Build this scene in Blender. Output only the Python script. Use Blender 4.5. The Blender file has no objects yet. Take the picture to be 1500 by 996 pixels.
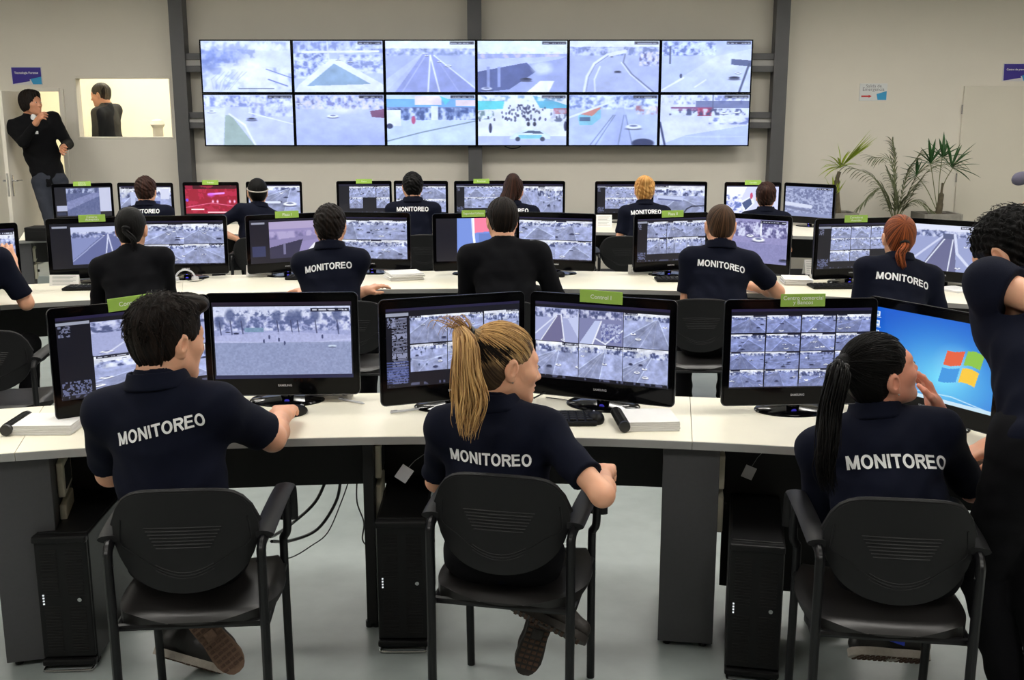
import bpy, bmesh, math, random
import numpy as np
from mathutils import Vector, Matrix, Euler
from mathutils.bvhtree import BVHTree

sc = bpy.context.scene
COL = sc.collection
PI = math.pi

# ------------------------------------------------------------------ camera
F_PX, CAM_H = 1565.0, 1.775
PITCH = math.atan(326 / F_PX)
cam_d = bpy.data.cameras.new('camera')
cam_d.sensor_fit = 'HORIZONTAL'
cam_d.sensor_width = 36.0
cam_d.lens = 36.0 * F_PX / 1500
cam_d.clip_start, cam_d.clip_end = 0.05, 100
cam = bpy.data.objects.new('camera', cam_d)
COL.objects.link(cam)
cam.location = (0, 0, CAM_H)
cam.rotation_euler = (PI / 2 - PITCH, 0, 0)
sc.camera = cam

# ------------------------------------------------------------------ look
sc.view_settings.view_transform = 'Standard'
sc.view_settings.look = 'None'
sc.view_settings.gamma = 1
sc.view_settings.use_curve_mapping = False
sc.view_settings.exposure = 0.0
sc.cycles.use_denoising = True
sc.cycles.max_bounces = 6
sc.cycles.diffuse_bounces = 4
sc.cycles.sample_clamp_indirect = 4.0

LAMP = 19.0          # ceiling panels
SCREEN = 1.0        # monitor glow
BACKROOM = 25.0

world = bpy.data.worlds.new('world')
sc.world = world
world.use_nodes = True
world.node_tree.nodes['Background'].inputs[0].default_value = (0.5, 0.52, 0.55, 1)
world.node_tree.nodes['Background'].inputs[1].default_value = 0.02


def P(x, y, z=None, Y=None):
    """photo pixel -> point of the room lying at height z or at distance Y"""
    c, s = math.cos(PITCH), math.sin(PITCH)
    dx, dy = (x - 750) / F_PX, (498 - y) / F_PX
    d = (dx, c + dy * s, -s + dy * c)
    t = (z - CAM_H) / d[2] if z is not None else Y / d[1]
    return Vector((t * d[0], t * d[1], CAM_H + t * d[2]))


# ------------------------------------------------------------------ materials
def srgb(r, g, b):
    return tuple(((c / 255) / 12.92 if c / 255 <= 0.04045 else ((c / 255 + 0.055) / 1.055) ** 2.4) for c in (r, g, b))


MATS = {}


def mat(name, col, rough=0.5, metal=0.0, noise=0.0, nscale=40.0, bump=0.0, bscale=200.0, coat=0.0, spec=0.5,
        emit=None, strength=0.0, sss=0.0, trans=0.0, alpha=1.0, stretch=None, sheen=0.0):
    if name in MATS:
        return MATS[name]
    m = bpy.data.materials.new(name)
    m.use_nodes = True
    nt = m.node_tree
    b = nt.nodes['Principled BSDF']
    b.inputs['Base Color'].default_value = (*col, 1)
    b.inputs['Roughness'].default_value = rough
    b.inputs['Metallic'].default_value = metal
    b.inputs['Coat Weight'].default_value = coat
    b.inputs['Coat Roughness'].default_value = 0.08
    b.inputs['Specular IOR Level'].default_value = spec
    b.inputs['Transmission Weight'].default_value = trans
    b.inputs['Alpha'].default_value = alpha
    b.inputs['Sheen Weight'].default_value = sheen
    if sss:
        b.inputs['Subsurface Weight'].default_value = sss
        b.inputs['Subsurface Radius'].default_value = (0.012, 0.005, 0.003)
        b.inputs['Subsurface Scale'].default_value = 1.0
    if emit:
        b.inputs['Emission Color'].default_value = (*emit, 1)
        b.inputs['Emission Strength'].default_value = strength
    if noise or bump:
        tc = nt.nodes.new('ShaderNodeTexCoord')
        mp = nt.nodes.new('ShaderNodeMapping')
        nt.links.new(tc.outputs['Object'], mp.inputs['Vector'])
        if stretch:
            mp.inputs['Scale'].default_value = stretch
        if noise:
            n = nt.nodes.new('ShaderNodeTexNoise')
            n.inputs['Scale'].default_value = nscale
            n.inputs['Detail'].default_value = 5
            nt.links.new(mp.outputs[0], n.inputs['Vector'])
            r = nt.nodes.new('ShaderNodeMapRange')
            r.inputs['From Min'].default_value, r.inputs['From Max'].default_value = 0.3, 0.7
            r.inputs['To Min'].default_value, r.inputs['To Max'].default_value = 1 - noise, 1 + noise
            nt.links.new(n.outputs['Fac'], r.inputs['Value'])
            v = nt.nodes.new('ShaderNodeVectorMath')
            v.operation = 'SCALE'
            v.inputs[0].default_value = col
            nt.links.new(r.outputs[0], v.inputs['Scale'])
            nt.links.new(v.outputs[0], b.inputs['Base Color'])
        if bump:
            n2 = nt.nodes.new('ShaderNodeTexNoise')
            n2.inputs['Scale'].default_value = bscale
            n2.inputs['Detail'].default_value = 3
            nt.links.new(mp.outputs[0], n2.inputs['Vector'])
            bp = nt.nodes.new('ShaderNodeBump')
            bp.inputs['Strength'].default_value = bump
            bp.inputs['Distance'].default_value = 0.004
            nt.links.new(n2.outputs['Fac'], bp.inputs['Height'])
            nt.links.new(bp.outputs[0], b.inputs['Normal'])
    MATS[name] = m
    return m


M_wall = mat('painted_wall', srgb(216, 210, 198), 0.8, noise=0.015, nscale=3, bump=0.05, bscale=300)
M_wall_room = mat('cream_wall', srgb(240, 232, 205), 0.8, noise=0.01, nscale=3, bump=0.04, bscale=300)
M_ceil = mat('ceiling_board', srgb(205, 205, 202), 0.9, bump=0.05, bscale=90, noise=0.01)
M_floor = mat('vinyl_floor', srgb(150, 158, 156), 0.38, noise=0.07, nscale=9, bump=0.03, bscale=60)
M_col = mat('grey_steel', srgb(80, 80, 82), 0.5, 0.2, noise=0.04, nscale=8, bump=0.03)
M_top = mat('cream_laminate', srgb(238, 232, 212), 0.42, noise=0.012, nscale=14, bump=0.02, bscale=500)
M_edge = mat('grey_edge_band', srgb(158, 158, 156), 0.4, noise=0.02, bump=0.02)
M_ped = mat('graphite_board', srgb(66, 66, 69), 0.6, noise=0.04, nscale=90, bump=0.05, bscale=600)
M_blackboard = mat('black_board', srgb(10, 10, 12), 0.6, noise=0.05, bump=0.04)
M_bezel = mat('gloss_black', (0.0015, 0.0015, 0.002), 0.10, spec=0.15, noise=0.02, bump=0.005)
M_bezelmatte = mat('matte_black_plastic', (0.003, 0.003, 0.0035), 0.45, spec=0.2, noise=0.05, bump=0.03)
M_clear = mat('clear_acrylic_rim', srgb(90, 92, 98), 0.15, metal=0.6, noise=0.02, bump=0.01)
M_led = mat('blue_led', (0.05, 0.05, 0.4), 0.4, emit=(0.12, 0.10, 1.0), strength=3.0, noise=0.01)
M_silver = mat('silver_print', srgb(200, 200, 205), 0.35, metal=0.3, noise=0.01)
M_tag = mat('lime_card', srgb(146, 184, 76), 0.6, noise=0.02, bump=0.02)
M_white = mat('white_print', srgb(240, 240, 240), 0.7, noise=0.01)
M_paper = mat('white_paper', srgb(235, 233, 230), 0.8, noise=0.02, nscale=20, bump=0.05, bscale=60)
M_ink = mat('printed_ink', srgb(120, 120, 125), 0.8, noise=0.02)
M_plas = mat('black_chair_plastic', (0.0060, 0.0060, 0.0068), 0.5, spec=0.28, noise=0.06, nscale=60, bump=0.12, bscale=900)
M_tube = mat('black_steel_tube', (0.004, 0.004, 0.005), 0.38, spec=0.35, noise=0.04, bump=0.02)
M_vinyl = mat('black_seat_vinyl', (0.009, 0.008, 0.0078), 0.36, spec=0.4, noise=0.08, nscale=40, bump=0.08, bscale=500)
M_case = mat('black_computer_case', (0.0060, 0.0060, 0.0066), 0.45, spec=0.25, noise=0.05, bump=0.03)
M_slot = mat('dark_slot', (0.0015, 0.0015, 0.0015), 0.8, noise=0.05)
M_cable = mat('black_cable', (0.006, 0.006, 0.007), 0.4, noise=0.04)
M_cablew = mat('grey_cable', srgb(120, 120, 122), 0.5, noise=0.04)
M_box = mat('cream_plastic', srgb(205, 200, 180), 0.5, noise=0.03, bump=0.02)
M_chrome = mat('chrome', srgb(190, 190, 192), 0.2, metal=1.0, noise=0.02)
M_glass = mat('clear_glass', (1, 1, 1), 0.02, trans=1.0, alpha=0.05, noise=0.0)
M_doorw = mat('white_door_paint', srgb(222, 216, 204), 0.55, noise=0.015, nscale=5, bump=0.02)
M_conc = mat('concrete', srgb(128, 124, 116), 0.85, noise=0.12, nscale=18, bump=0.2, bscale=60)
M_soil = mat('soil', srgb(46, 34, 26), 0.95, noise=0.3, nscale=60, bump=0.5, bscale=90)


# ------------------------------------------------------------------ object helpers
def link(name, me, m=None, parent=None, smooth=False):
    o = bpy.data.objects.new(name, me)
    COL.objects.link(o)
    if m is not None:
        for mm in (m if isinstance(m, (list, tuple)) else [m]):
            me.materials.append(mm)
    if parent:
        o.parent = parent
    if smooth:
        me.shade_smooth()
    return o


def tag(o, label=None, cat=None, group=None, kind=None):
    if label: o['label'] = label
    if cat: o['category'] = cat
    if group: o['group'] = group
    if kind: o['kind'] = kind
    return o


def empty(name, loc=(0, 0, 0), rz=0.0, label=None, cat=None, group=None):
    o = bpy.data.objects.new(name, None)
    COL.objects.link(o)
    o.empty_display_size = 0.05
    o.location = loc
    o.rotation_euler = (0, 0, rz)
    return tag(o, label, cat, group)


def copy_tree(o, parent=None):
    c = o.copy()
    COL.objects.link(c)
    if parent: c.parent = parent
    for ch in KIDS.get(o.name, []) or [x for x in o.children]:
        copy_tree(ch, c)
    return c


KIDS = {}


class MB:
    """collects shapes into one mesh"""
    def __init__(s):
        s.bm = bmesh.new()

    def box(s, c, d, bev=0.0, rot=None, mi=0, seg=2):
        g = bmesh.ops.create_cube(s.bm, size=1.0)
        vs = g['verts']
        bmesh.ops.scale(s.bm, vec=d, verts=vs)
        fs = list({f for v in vs for f in v.link_faces})
        if bev > 0:
            es = list({e for v in vs for e in v.link_edges})
            r = bmesh.ops.bevel(s.bm, geom=es, offset=min(bev, min(d) * 0.49), segments=seg, profile=0.5, affect='EDGES')
            vs = list({v for f in r['faces'] for v in f.verts} | {v for v in vs if v.is_valid})
            fs = list({f for v in vs for f in v.link_faces})
        if rot is not None:
            bmesh.ops.rotate(s.bm, cent=(0, 0, 0), matrix=rot if isinstance(rot, Matrix) else Euler(rot).to_matrix(), verts=vs)
        bmesh.ops.translate(s.bm, vec=c, verts=vs)
        for f in fs: f.material_index = mi
        return s

    def poly(s, pts, faces, mi=0):
        v = [s.bm.verts.new(p) for p in pts]
        for f in faces:
            try:
                s.bm.faces.new([v[i] for i in f]).material_index = mi
            except ValueError:
                pass
        return s

    def tube(s, pts, r, n=10, mi=0, closed=False, flat=None, caps=True):
        """pts path, r radius or list; flat=(rx, ry) multipliers"""
        pts = [Vector(p) for p in pts]
        N = len(pts)
        rr = r if isinstance(r, (list, tuple)) else [r] * N
        rings = []
        up = None
        for i, p in enumerate(pts):
            a = pts[(i - 1) % N] if (i > 0 or closed) else p
            b = pts[(i + 1) % N] if (i < N - 1 or closed) else p
            t = (b - a).normalized()
            if up is None:
                up = Vector((0, 0, 1)) if abs(t.z) < 0.9 else Vector((0, 1, 0))
            side = t.cross(up)
            if side.length < 1e-4: side = t.cross(Vector((1, 0, 0)))
            side.normalize()
            up = side.cross(t).normalized()
            fx, fy = flat or (1, 1)
            rings.append([s.bm.verts.new(p + side * math.cos(2 * PI * k / n) * rr[i] * fx + up * math.sin(2 * PI * k / n) * rr[i] * fy) for k in range(n)])
        R = range(N if closed else N - 1)
        for i in R:
            A, B = rings[i], rings[(i + 1) % N]
            for k in range(n):
                f = s.bm.faces.new((A[k], A[(k + 1) % n], B[(k + 1) % n], B[k]))
                f.material_index = mi
        if caps and not closed:
            s.bm.faces.new(rings[0][::-1]).material_index = mi
            s.bm.faces.new(rings[-1]).material_index = mi
        return s

    def lathe(s, prof, n=32, c=(0, 0, 0), mi=0, sx=1, sy=1):
        """prof list of (r, z)"""
        c = Vector(c)
        rings = []
        for r, z in prof:
            if r < 1e-6:
                rings.append([s.bm.verts.new(c + Vector((0, 0, z)))])
            else:
                rings.append([s.bm.verts.new(c + Vector((r * sx * math.cos(2 * PI * k / n), r * sy * math.sin(2 * PI * k / n), z))) for k in range(n)])
        for A, B in zip(rings[:-1], rings[1:]):
            for k in range(n):
                k2 = (k + 1) % n
                if len(A) == 1: vs = (A[0], B[k2], B[k])
                elif len(B) == 1: vs = (A[k], A[k2], B[0])
                else: vs = (A[k], A[k2], B[k2], B[k])
                s.bm.faces.new(vs).material_index = mi
        return s

    def prism(s, outline, z0, z1, mi=0, M=None):
        """outline 2D list -> extruded along z; M optional matrix"""
        n = len(outline)
        f = (lambda p: M @ Vector(p)) if M is not None else (lambda p: Vector(p))
        a = [s.bm.verts.new(f((x, y, z0))) for x, y in outline]
        b = [s.bm.verts.new(f((x, y, z1))) for x, y in outline]
        s.bm.faces.new(a[::-1]).material_index = mi
        s.bm.faces.new(b).material_index = mi
        for i in range(n):
            j = (i + 1) % n
            s.bm.faces.new((a[i], a[j], b[j], b[i])).material_index = mi
        return s

    def build(s, name, m, parent=None, smooth=False, bevel=0.0):
        bmesh.ops.recalc_face_normals(s.bm, faces=s.bm.faces[:])
        me = bpy.data.meshes.new(name)
        s.bm.to_mesh(me)
        s.bm.free()
        o = link(name, me, m, parent)
        if smooth: smooth_angle(me)
        return o


def smooth_angle(me, ang=0.7):
    me.shade_smooth()
    bm = bmesh.new(); bm.from_mesh(me)
    for e in bm.edges:
        if len(e.link_faces) == 2 and e.calc_face_angle(0) > ang: e.smooth = False
    bm.to_mesh(me); bm.free()


def np_mesh(name, V, F):
    me = bpy.data.meshes.new(name)
    V = np.asarray(V, dtype=np.float32); F = np.asarray(F, dtype=np.int32)
    me.vertices.add(len(V)); me.vertices.foreach_set('co', V.ravel())
    k = F.shape[1]
    me.loops.add(F.size); me.loops.foreach_set('vertex_index', F.ravel())
    me.polygons.add(len(F)); me.polygons.foreach_set('loop_start', np.arange(0, F.size, k, dtype=np.int32))
    me.update(calc_edges=True)
    return me


def spline(pts, n=8):
    """Catmull-Rom through points"""
    pts = [Vector(p) for p in pts]
    P_ = [pts[0] * 2 - pts[1]] + pts + [pts[-1] * 2 - pts[-2]]
    out = []
    for i in range(1, len(P_) - 2):
        a, b, c, d = P_[i - 1:i + 3]
        for k in range(n):
            t = k / n
            out.append(0.5 * ((2 * b) + (c - a) * t + (2 * a - 5 * b + 4 * c - d) * t * t + (3 * b - a - 3 * c + d) * t ** 3))
    out.append(pts[-1])
    return out


TEXT_CACHE = {}


def text_mesh(txt, size=1.0, embolden=0.0, extrude=0.0, subdiv=0.0, spacing=1.0, shear=0.0, xscale=1.0):
    """flat lettering centred on the origin, in the XY plane, reading along +X; size = cap height"""
    cu = bpy.data.curves.new('text', 'FONT')
    cu.body = txt; cu.align_x = 'CENTER'; cu.align_y = 'CENTER'
    cu.size = 1.0; cu.offset = embolden; cu.extrude = extrude; cu.resolution_u = 3
    cu.space_character = spacing; cu.shear = shear
    o = bpy.data.objects.new('text', cu)
    COL.objects.link(o)
    dg = bpy.context.evaluated_depsgraph_get()
    me = bpy.data.meshes.new_from_object(o.evaluated_get(dg))
    bpy.data.objects.remove(o)
    bpy.data.curves.remove(cu)
    s = size / 0.7
    xs = [v.co.x for v in me.vertices] or [0]; ys = [v.co.y for v in me.vertices] or [0]
    cx, cy = (min(xs) + max(xs)) / 2, (min(ys) + max(ys)) / 2
    for v in me.vertices:
        v.co = Vector(((v.co.x - cx) * s * xscale, (v.co.y - cy) * s, v.co.z * s))
    if subdiv:
        bm = bmesh.new(); bm.from_mesh(me)
        bmesh.ops.triangulate(bm, faces=bm.faces[:])
        for _ in range(6):
            es = [e for e in bm.edges if e.calc_length() > subdiv]
            if not es: break
            bmesh.ops.subdivide_edges(bm, edges=es, cuts=1)
            bmesh.ops.triangulate(bm, faces=bm.faces[:])
        bm.to_mesh(me); bm.free()
    return me


def text_part(txt, width, m, parent, loc, rot=(PI / 2, 0, 0), name='lettering', lift=0.0, **kw):
    me = text_mesh(txt, 1.0, **kw)
    xs = [v.co.x for v in me.vertices]
    k = width / (max(xs) - min(xs))
    for v in me.vertices: v.co *= k
    me.materials.clear()
    o = link(name, me, m, parent)
    o.location = loc; o.rotation_euler = rot
    return o


def glyph_mesh(txt, sub=0.16):
    """bold grotesque capitals, cap height 1, made of short quads so they can follow cloth"""
    W_ = 0.19
    V, Fc = [], []

    def stroke(pts, w=W_):
        pts = [Vector((p[0], p[1])) for p in pts]
        L, R_ = [], []
        dense = [pts[0]]
        for p, q in zip(pts[:-1], pts[1:]):
            n = max(1, int((q - p).length / sub))
            for k in range(1, n + 1): dense.append(p.lerp(q, k / n))
        for i, p in enumerate(dense):
            d = (dense[min(i + 1, len(dense) - 1)] - dense[max(i - 1, 0)]).normalized()
            nn = Vector((-d.y, d.x)) * w / 2
            L.append(p + nn); R_.append(p - nn)
        b0 = len(V)
        for l, r in zip(L, R_): V.extend([(l.x, l.y, 0), (r.x, r.y, 0)])
        for i in range(len(dense) - 1): Fc.append((b0 + 2 * i, b0 + 2 * i + 1, b0 + 2 * i + 3, b0 + 2 * i + 2))
    arcp = lambda cx, cy, rx, ry, a0, a1, n=12: [(cx + rx * math.cos(math.radians(a0 + (a1 - a0) * k / n)), cy + ry * math.sin(math.radians(a0 + (a1 - a0) * k / n))) for k in range(n + 1)]
    x = 0.0
    h = W_ / 2
    for ch in txt:
        if ch == 'M':
            for q in ([(h, 0), (h, 1)], [(0.87 - h, 0), (0.87 - h, 1)], [(h + 0.02, 0.98), (0.435, 0.06)], [(0.87 - h - 0.02, 0.98), (0.435, 0.06)]): stroke([(x + a_, b_) for a_, b_ in q], W_ if q[0][0] == q[1][0] else 0.2)
            x += 0.98
        elif ch == 'O':
            stroke([(x + a_, b_) for a_, b_ in arcp(0.40, 0.5, 0.31, 0.42, 0, 360, 28)]); x += 0.90
        elif ch == 'N':
            for q in ([(h, 0), (h, 1)], [(0.74 - h, 0), (0.74 - h, 1)], [(h, 0.94), (0.74 - h, 0.06)]): stroke([(x + a_, b_) for a_, b_ in q])
            x += 0.86
        elif ch == 'I':
            stroke([(x + h, 0), (x + h, 1)]); x += 0.29
        elif ch == 'T':
            stroke([(x + 0.35, 0), (x + 0.35, 1)]); stroke([(x, 1 - h), (x + 0.70, 1 - h)]); x += 0.76
        elif ch == 'R':
            stroke([(x + h, 0), (x + h, 1)]); stroke([(x + h, 1 - h)] + [(x + a_, b_) for a_, b_ in arcp(0.42, 0.715, 0.20, 0.19, 90, -90, 10)] + [(x + h, 0.525)]); stroke([(x + 0.38, 0.5), (x + 0.66, 0.0)]); x += 0.78
        elif ch == 'E':
            stroke([(x + h, 0), (x + h, 1)])
            for yy, l in ((h, 0.66), (0.52, 0.60), (1 - h, 0.64)): stroke([(x + h, yy), (x + l, yy)], 0.17)
            x += 0.76
    cx = (x - 0.08) / 2
    V = [((a_ - cx), b_ - 0.5, 0) for a_, b_, _ in V]
    me = bpy.data.meshes.new('lettering'); me.from_pydata(V, [], Fc); me.update()
    return me


# ------------------------------------------------------------------ ROOM
XL, XR, YB, YF, ZC = -7.2, 7.2, 12.0, -4.2, 3.35


def wall_with_holes(name, x0, x1, z0, z1, y0, y1, holes, m):
    """wall in XZ, thickness y0..y1, holes list of (x0,x1,z0,z1)"""
    xs = sorted({x0, x1} | {h[0] for h in holes} | {h[1] for h in holes})
    zs = sorted({z0, z1} | {h[2] for h in holes} | {h[3] for h in holes})
    mb = MB()
    for i in range(len(xs) - 1):
        for j in range(len(zs) - 1):
            cx, cz = (xs[i] + xs[i + 1]) / 2, (zs[j] + zs[j + 1]) / 2
            if any(h[0] < cx < h[1] and h[2] < cz < h[3] for h in holes): continue
            mb.box((cx, (y0 + y1) / 2, cz), (xs[i + 1] - xs[i], y1 - y0, zs[j + 1] - zs[j]))
    bmesh.ops.remove_doubles(mb.bm, verts=mb.bm.verts[:], dist=1e-4)
    seen = {}
    for f in mb.bm.faces[:]:
        k = tuple(sorted(v.index for v in f.verts)) if False else tuple(sorted((round(v.co.x, 4), round(v.co.y, 4), round(v.co.z, 4)) for v in f.verts))
        seen.setdefault(k, []).append(f)
    kill = [f for fs in seen.values() if len(fs) > 1 for f in fs]
    bmesh.ops.delete(mb.bm, geom=kill, context='FACES')
    o = mb.build(name, m)
    tag(o, kind='structure')
    return o


def struct(mb, name, m, **k):
    return tag(mb.build(name, m, **k), kind='structure')


struct(MB().box(((XL + XR) / 2, (YB + YF) / 2 + 0.0, -0.05), (XR - XL + 0.3, YB - YF + 0.3, 0.1)), 'floor', M_floor)
struct(MB().box((0, (YB + YF) / 2, ZC + 0.05), (XR - XL + 0.3, YB - YF + 0.3, 0.1)), 'ceiling', M_ceil)
DOOR = (-5.235, -4.945, 0.19, 2.06)
WIN = (-4.79, -3.725, 1.54, 2.215)
wall_with_holes('wall_back', XL, XR, 0, ZC, YB, YB + 0.12, [DOOR, WIN], M_wall)
struct(MB().box((XL - 0.06, (YB + YF) / 2, ZC / 2), (0.12, YB - YF, ZC)), 'wall_left', M_wall)
struct(MB().box((XR + 0.06, (YB + YF) / 2, ZC / 2), (0.12, YB - YF, ZC)), 'wall_right', M_wall)
struct(MB().box((0, YF - 0.06, ZC / 2), (XR - XL + 0.24, 0.12, ZC)), 'wall_front', M_wall)
# raised landing along the doors
struct(MB().box((-5.85, 11.42, 0.094), (2.7, 1.16, 0.186), bev=0.01), 'floor_landing', M_floor)
# the lit room behind
rb = MB()
rb.box((-4.6, 14.6, 1.6), (5.2, 0.1, 3.3)).box((-7.2 + 0.05, 13.36, 1.6), (0.1, 2.4, 3.3)).box((-2.05, 13.36, 1.6), (0.1, 2.4, 3.3))
struct(rb, 'wall_backroom', M_wall_room)
struct(MB().box((-4.6, 13.36, 0.14), (5.0, 2.4, 0.1)), 'floor_backroom', M_floor)
struct(MB().box((-4.6, 13.36, 3.2), (5.0, 2.4, 0.1)), 'ceiling_backroom', M_wall_room)

# window frame + glass
w = struct(MB().box(((WIN[0] + WIN[1]) / 2, YB + 0.06, WIN[2] + 0.012), (WIN[1] - WIN[0], 0.13, 0.024), 0.004)
           .box(((WIN[0] + WIN[1]) / 2, YB + 0.06, WIN[3] - 0.012), (WIN[1] - WIN[0], 0.13, 0.024), 0.004)
           .box((WIN[0] + 0.012, YB + 0.06, (WIN[2] + WIN[3]) / 2), (0.024, 0.128, WIN[3] - WIN[2] - 0.05), 0.004)
           .box((WIN[1] - 0.012, YB + 0.06, (WIN[2] + WIN[3]) / 2), (0.024, 0.128, WIN[3] - WIN[2] - 0.05), 0.004), 'window_1', M_wall)
g = MB().box(((WIN[0] + WIN[1]) / 2, YB + 0.05, (WIN[2] + WIN[3]) / 2), (WIN[1] - WIN[0] - 0.05, 0.006, WIN[3] - WIN[2] - 0.05)).build('window_pane', M_glass, w)

# open door leaf seen nearly on edge, hinged at the left jamb
d = empty('door_1', (-5.26, YB - 0.01, 0.195)); tag(d, kind='structure')
LW = 0.74
MB().box((0, -LW / 2, 0.925), (0.042, LW, 1.85), 0.003).build('door_leaf', M_doorw, d)
hb = MB()
for sx in (-1, 1):
    hb.box((sx * 0.026, -LW + 0.055, 0.88), (0.006, 0.035, 0.22), 0.002)
    hb.tube(spline([(sx * 0.028, -LW + 0.055, 0.93), (sx * 0.062, -LW + 0.055, 0.93), (sx * 0.075, -LW + 0.065, 0.93), (sx * 0.078, -LW + 0.16, 0.93)], 4), 0.008, 8)
hb.build('door_handle', M_chrome, d, smooth=True)
MB().box((0, -LW - 0.001, 0.89), (0.02, 0.004, 0.24), 0.001).build('lock_plate', M_chrome, d)
# frames
t = MB()
t.box((DOOR[1] + 0.015, YB - 0.012, (DOOR[2] + DOOR[3]) / 2), (0.05, 0.03, DOOR[3] - DOOR[2] + 0.04), 0.004)
t.box(((DOOR[0] - 0.1 + DOOR[1]) / 2, YB - 0.012, DOOR[3] + 0.012), (DOOR[1] - DOOR[0] + 0.12, 0.03, 0.04), 0.004)
struct(t, 'trim_1', M_doorw)

# flush door on the right, painted like the wall
M_wall2 = mat('painted_door', srgb(208, 202, 188), 0.75, noise=0.02, nscale=2, bump=0.05, bscale=200)
d2 = empty('door_2', (5.5, YB, 0)); tag(d2, kind='structure')
MB().box((0, -0.008, 1.055), (1.12, 0.03, 2.11), 0.004).build('door_leaf', M_wall2, d2)
hn = MB()
for z in (1.86, 1.12, 0.3):
    hn.tube([(-0.566, -0.02, z - 0.05), (-0.566, -0.02, z + 0.05)], 0.009, 8)
hn.build('door_hinge', M_chrome, d2)

# steel columns
for i, (xa, ya) in enumerate(((-3.57, 11.84), (-0.40, 11.84), (2.88, 11.84))):
    c = MB()
    c.box((xa, 11.90, ZC / 2), (0.125, 0.2, ZC), 0.004)
    c.box((xa, 11.80, ZC / 2), (0.15, 0.012, ZC), 0.003)
    struct(c, 'trim_%d' % (i + 2), M_col)

# wall skirting
struct(MB().box((1.3, YB - 0.008, 0.05), (8.2, 0.016, 0.1), 0.003), 'baseboard_back', M_ped)

# ceiling panels (the room's lamps)
M_diff = mat('lamp_diffuser', (0.9, 0.9, 0.9), 0.5, emit=(1.0, 0.965, 0.90), strength=LAMP, noise=0.01)
M_lampf = mat('lamp_frame', srgb(230, 230, 228), 0.4, noise=0.01)
lamps = []
for yy in (0.6, 3.6, 6.5, 9.2):
    for xx in ((-4.6, -1.6, 1.6, 4.6) if yy < 9 else (-5.6, -3.4, -1.2, 1.2, 3.4, 5.6)):
        lamps.append((xx, yy))
first = None
for (xx, yy) in lamps:
    if first is None:
        first = empty('ceiling_light', (xx, yy, ZC - 0.035), 0, 'recessed white ceiling panel lamp lighting the control room', 'ceiling light', 'ceiling panel lamps')
        MB().box((0, 0.32, 0), (1.3, 0.04, 0.06), 0.004).box((0, -0.32, 0), (1.3, 0.04, 0.06), 0.004).box((0.63, 0, 0), (0.04, 0.6, 0.06), 0.004).box((-0.63, 0, 0), (0.04, 0.6, 0.06), 0.004).build('frame', M_lampf, first)
        MB().box((0, 0, 0.01), (1.22, 0.6, 0.01)).build('diffuser', M_diff, first)
        lamp_kids = list(first.children)
    else:
        c = first.copy(); COL.objects.link(c); c.location = (xx, yy, ZC - 0.035)
        for ch in lamp_kids:
            k = ch.copy(); COL.objects.link(k); k.parent = c
M_diff2 = mat('backroom_diffuser', (0.9, 0.9, 0.9), 0.5, emit=(1.0, 0.95, 0.84), strength=BACKROOM, noise=0.01)
bl = empty('backroom_light', (-4.6, 13.2, 3.12), 0, 'warm ceiling lamp of the room behind the window', 'ceiling light')
MB().box((0, 0, 0), (2.4, 0.5, 0.04), 0.004).build('diffuser', M_diff2, bl)
MB().box((0, 0, 0.02), (2.5, 0.6, 0.02), 0.004).build('frame', M_lampf, bl)

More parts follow.
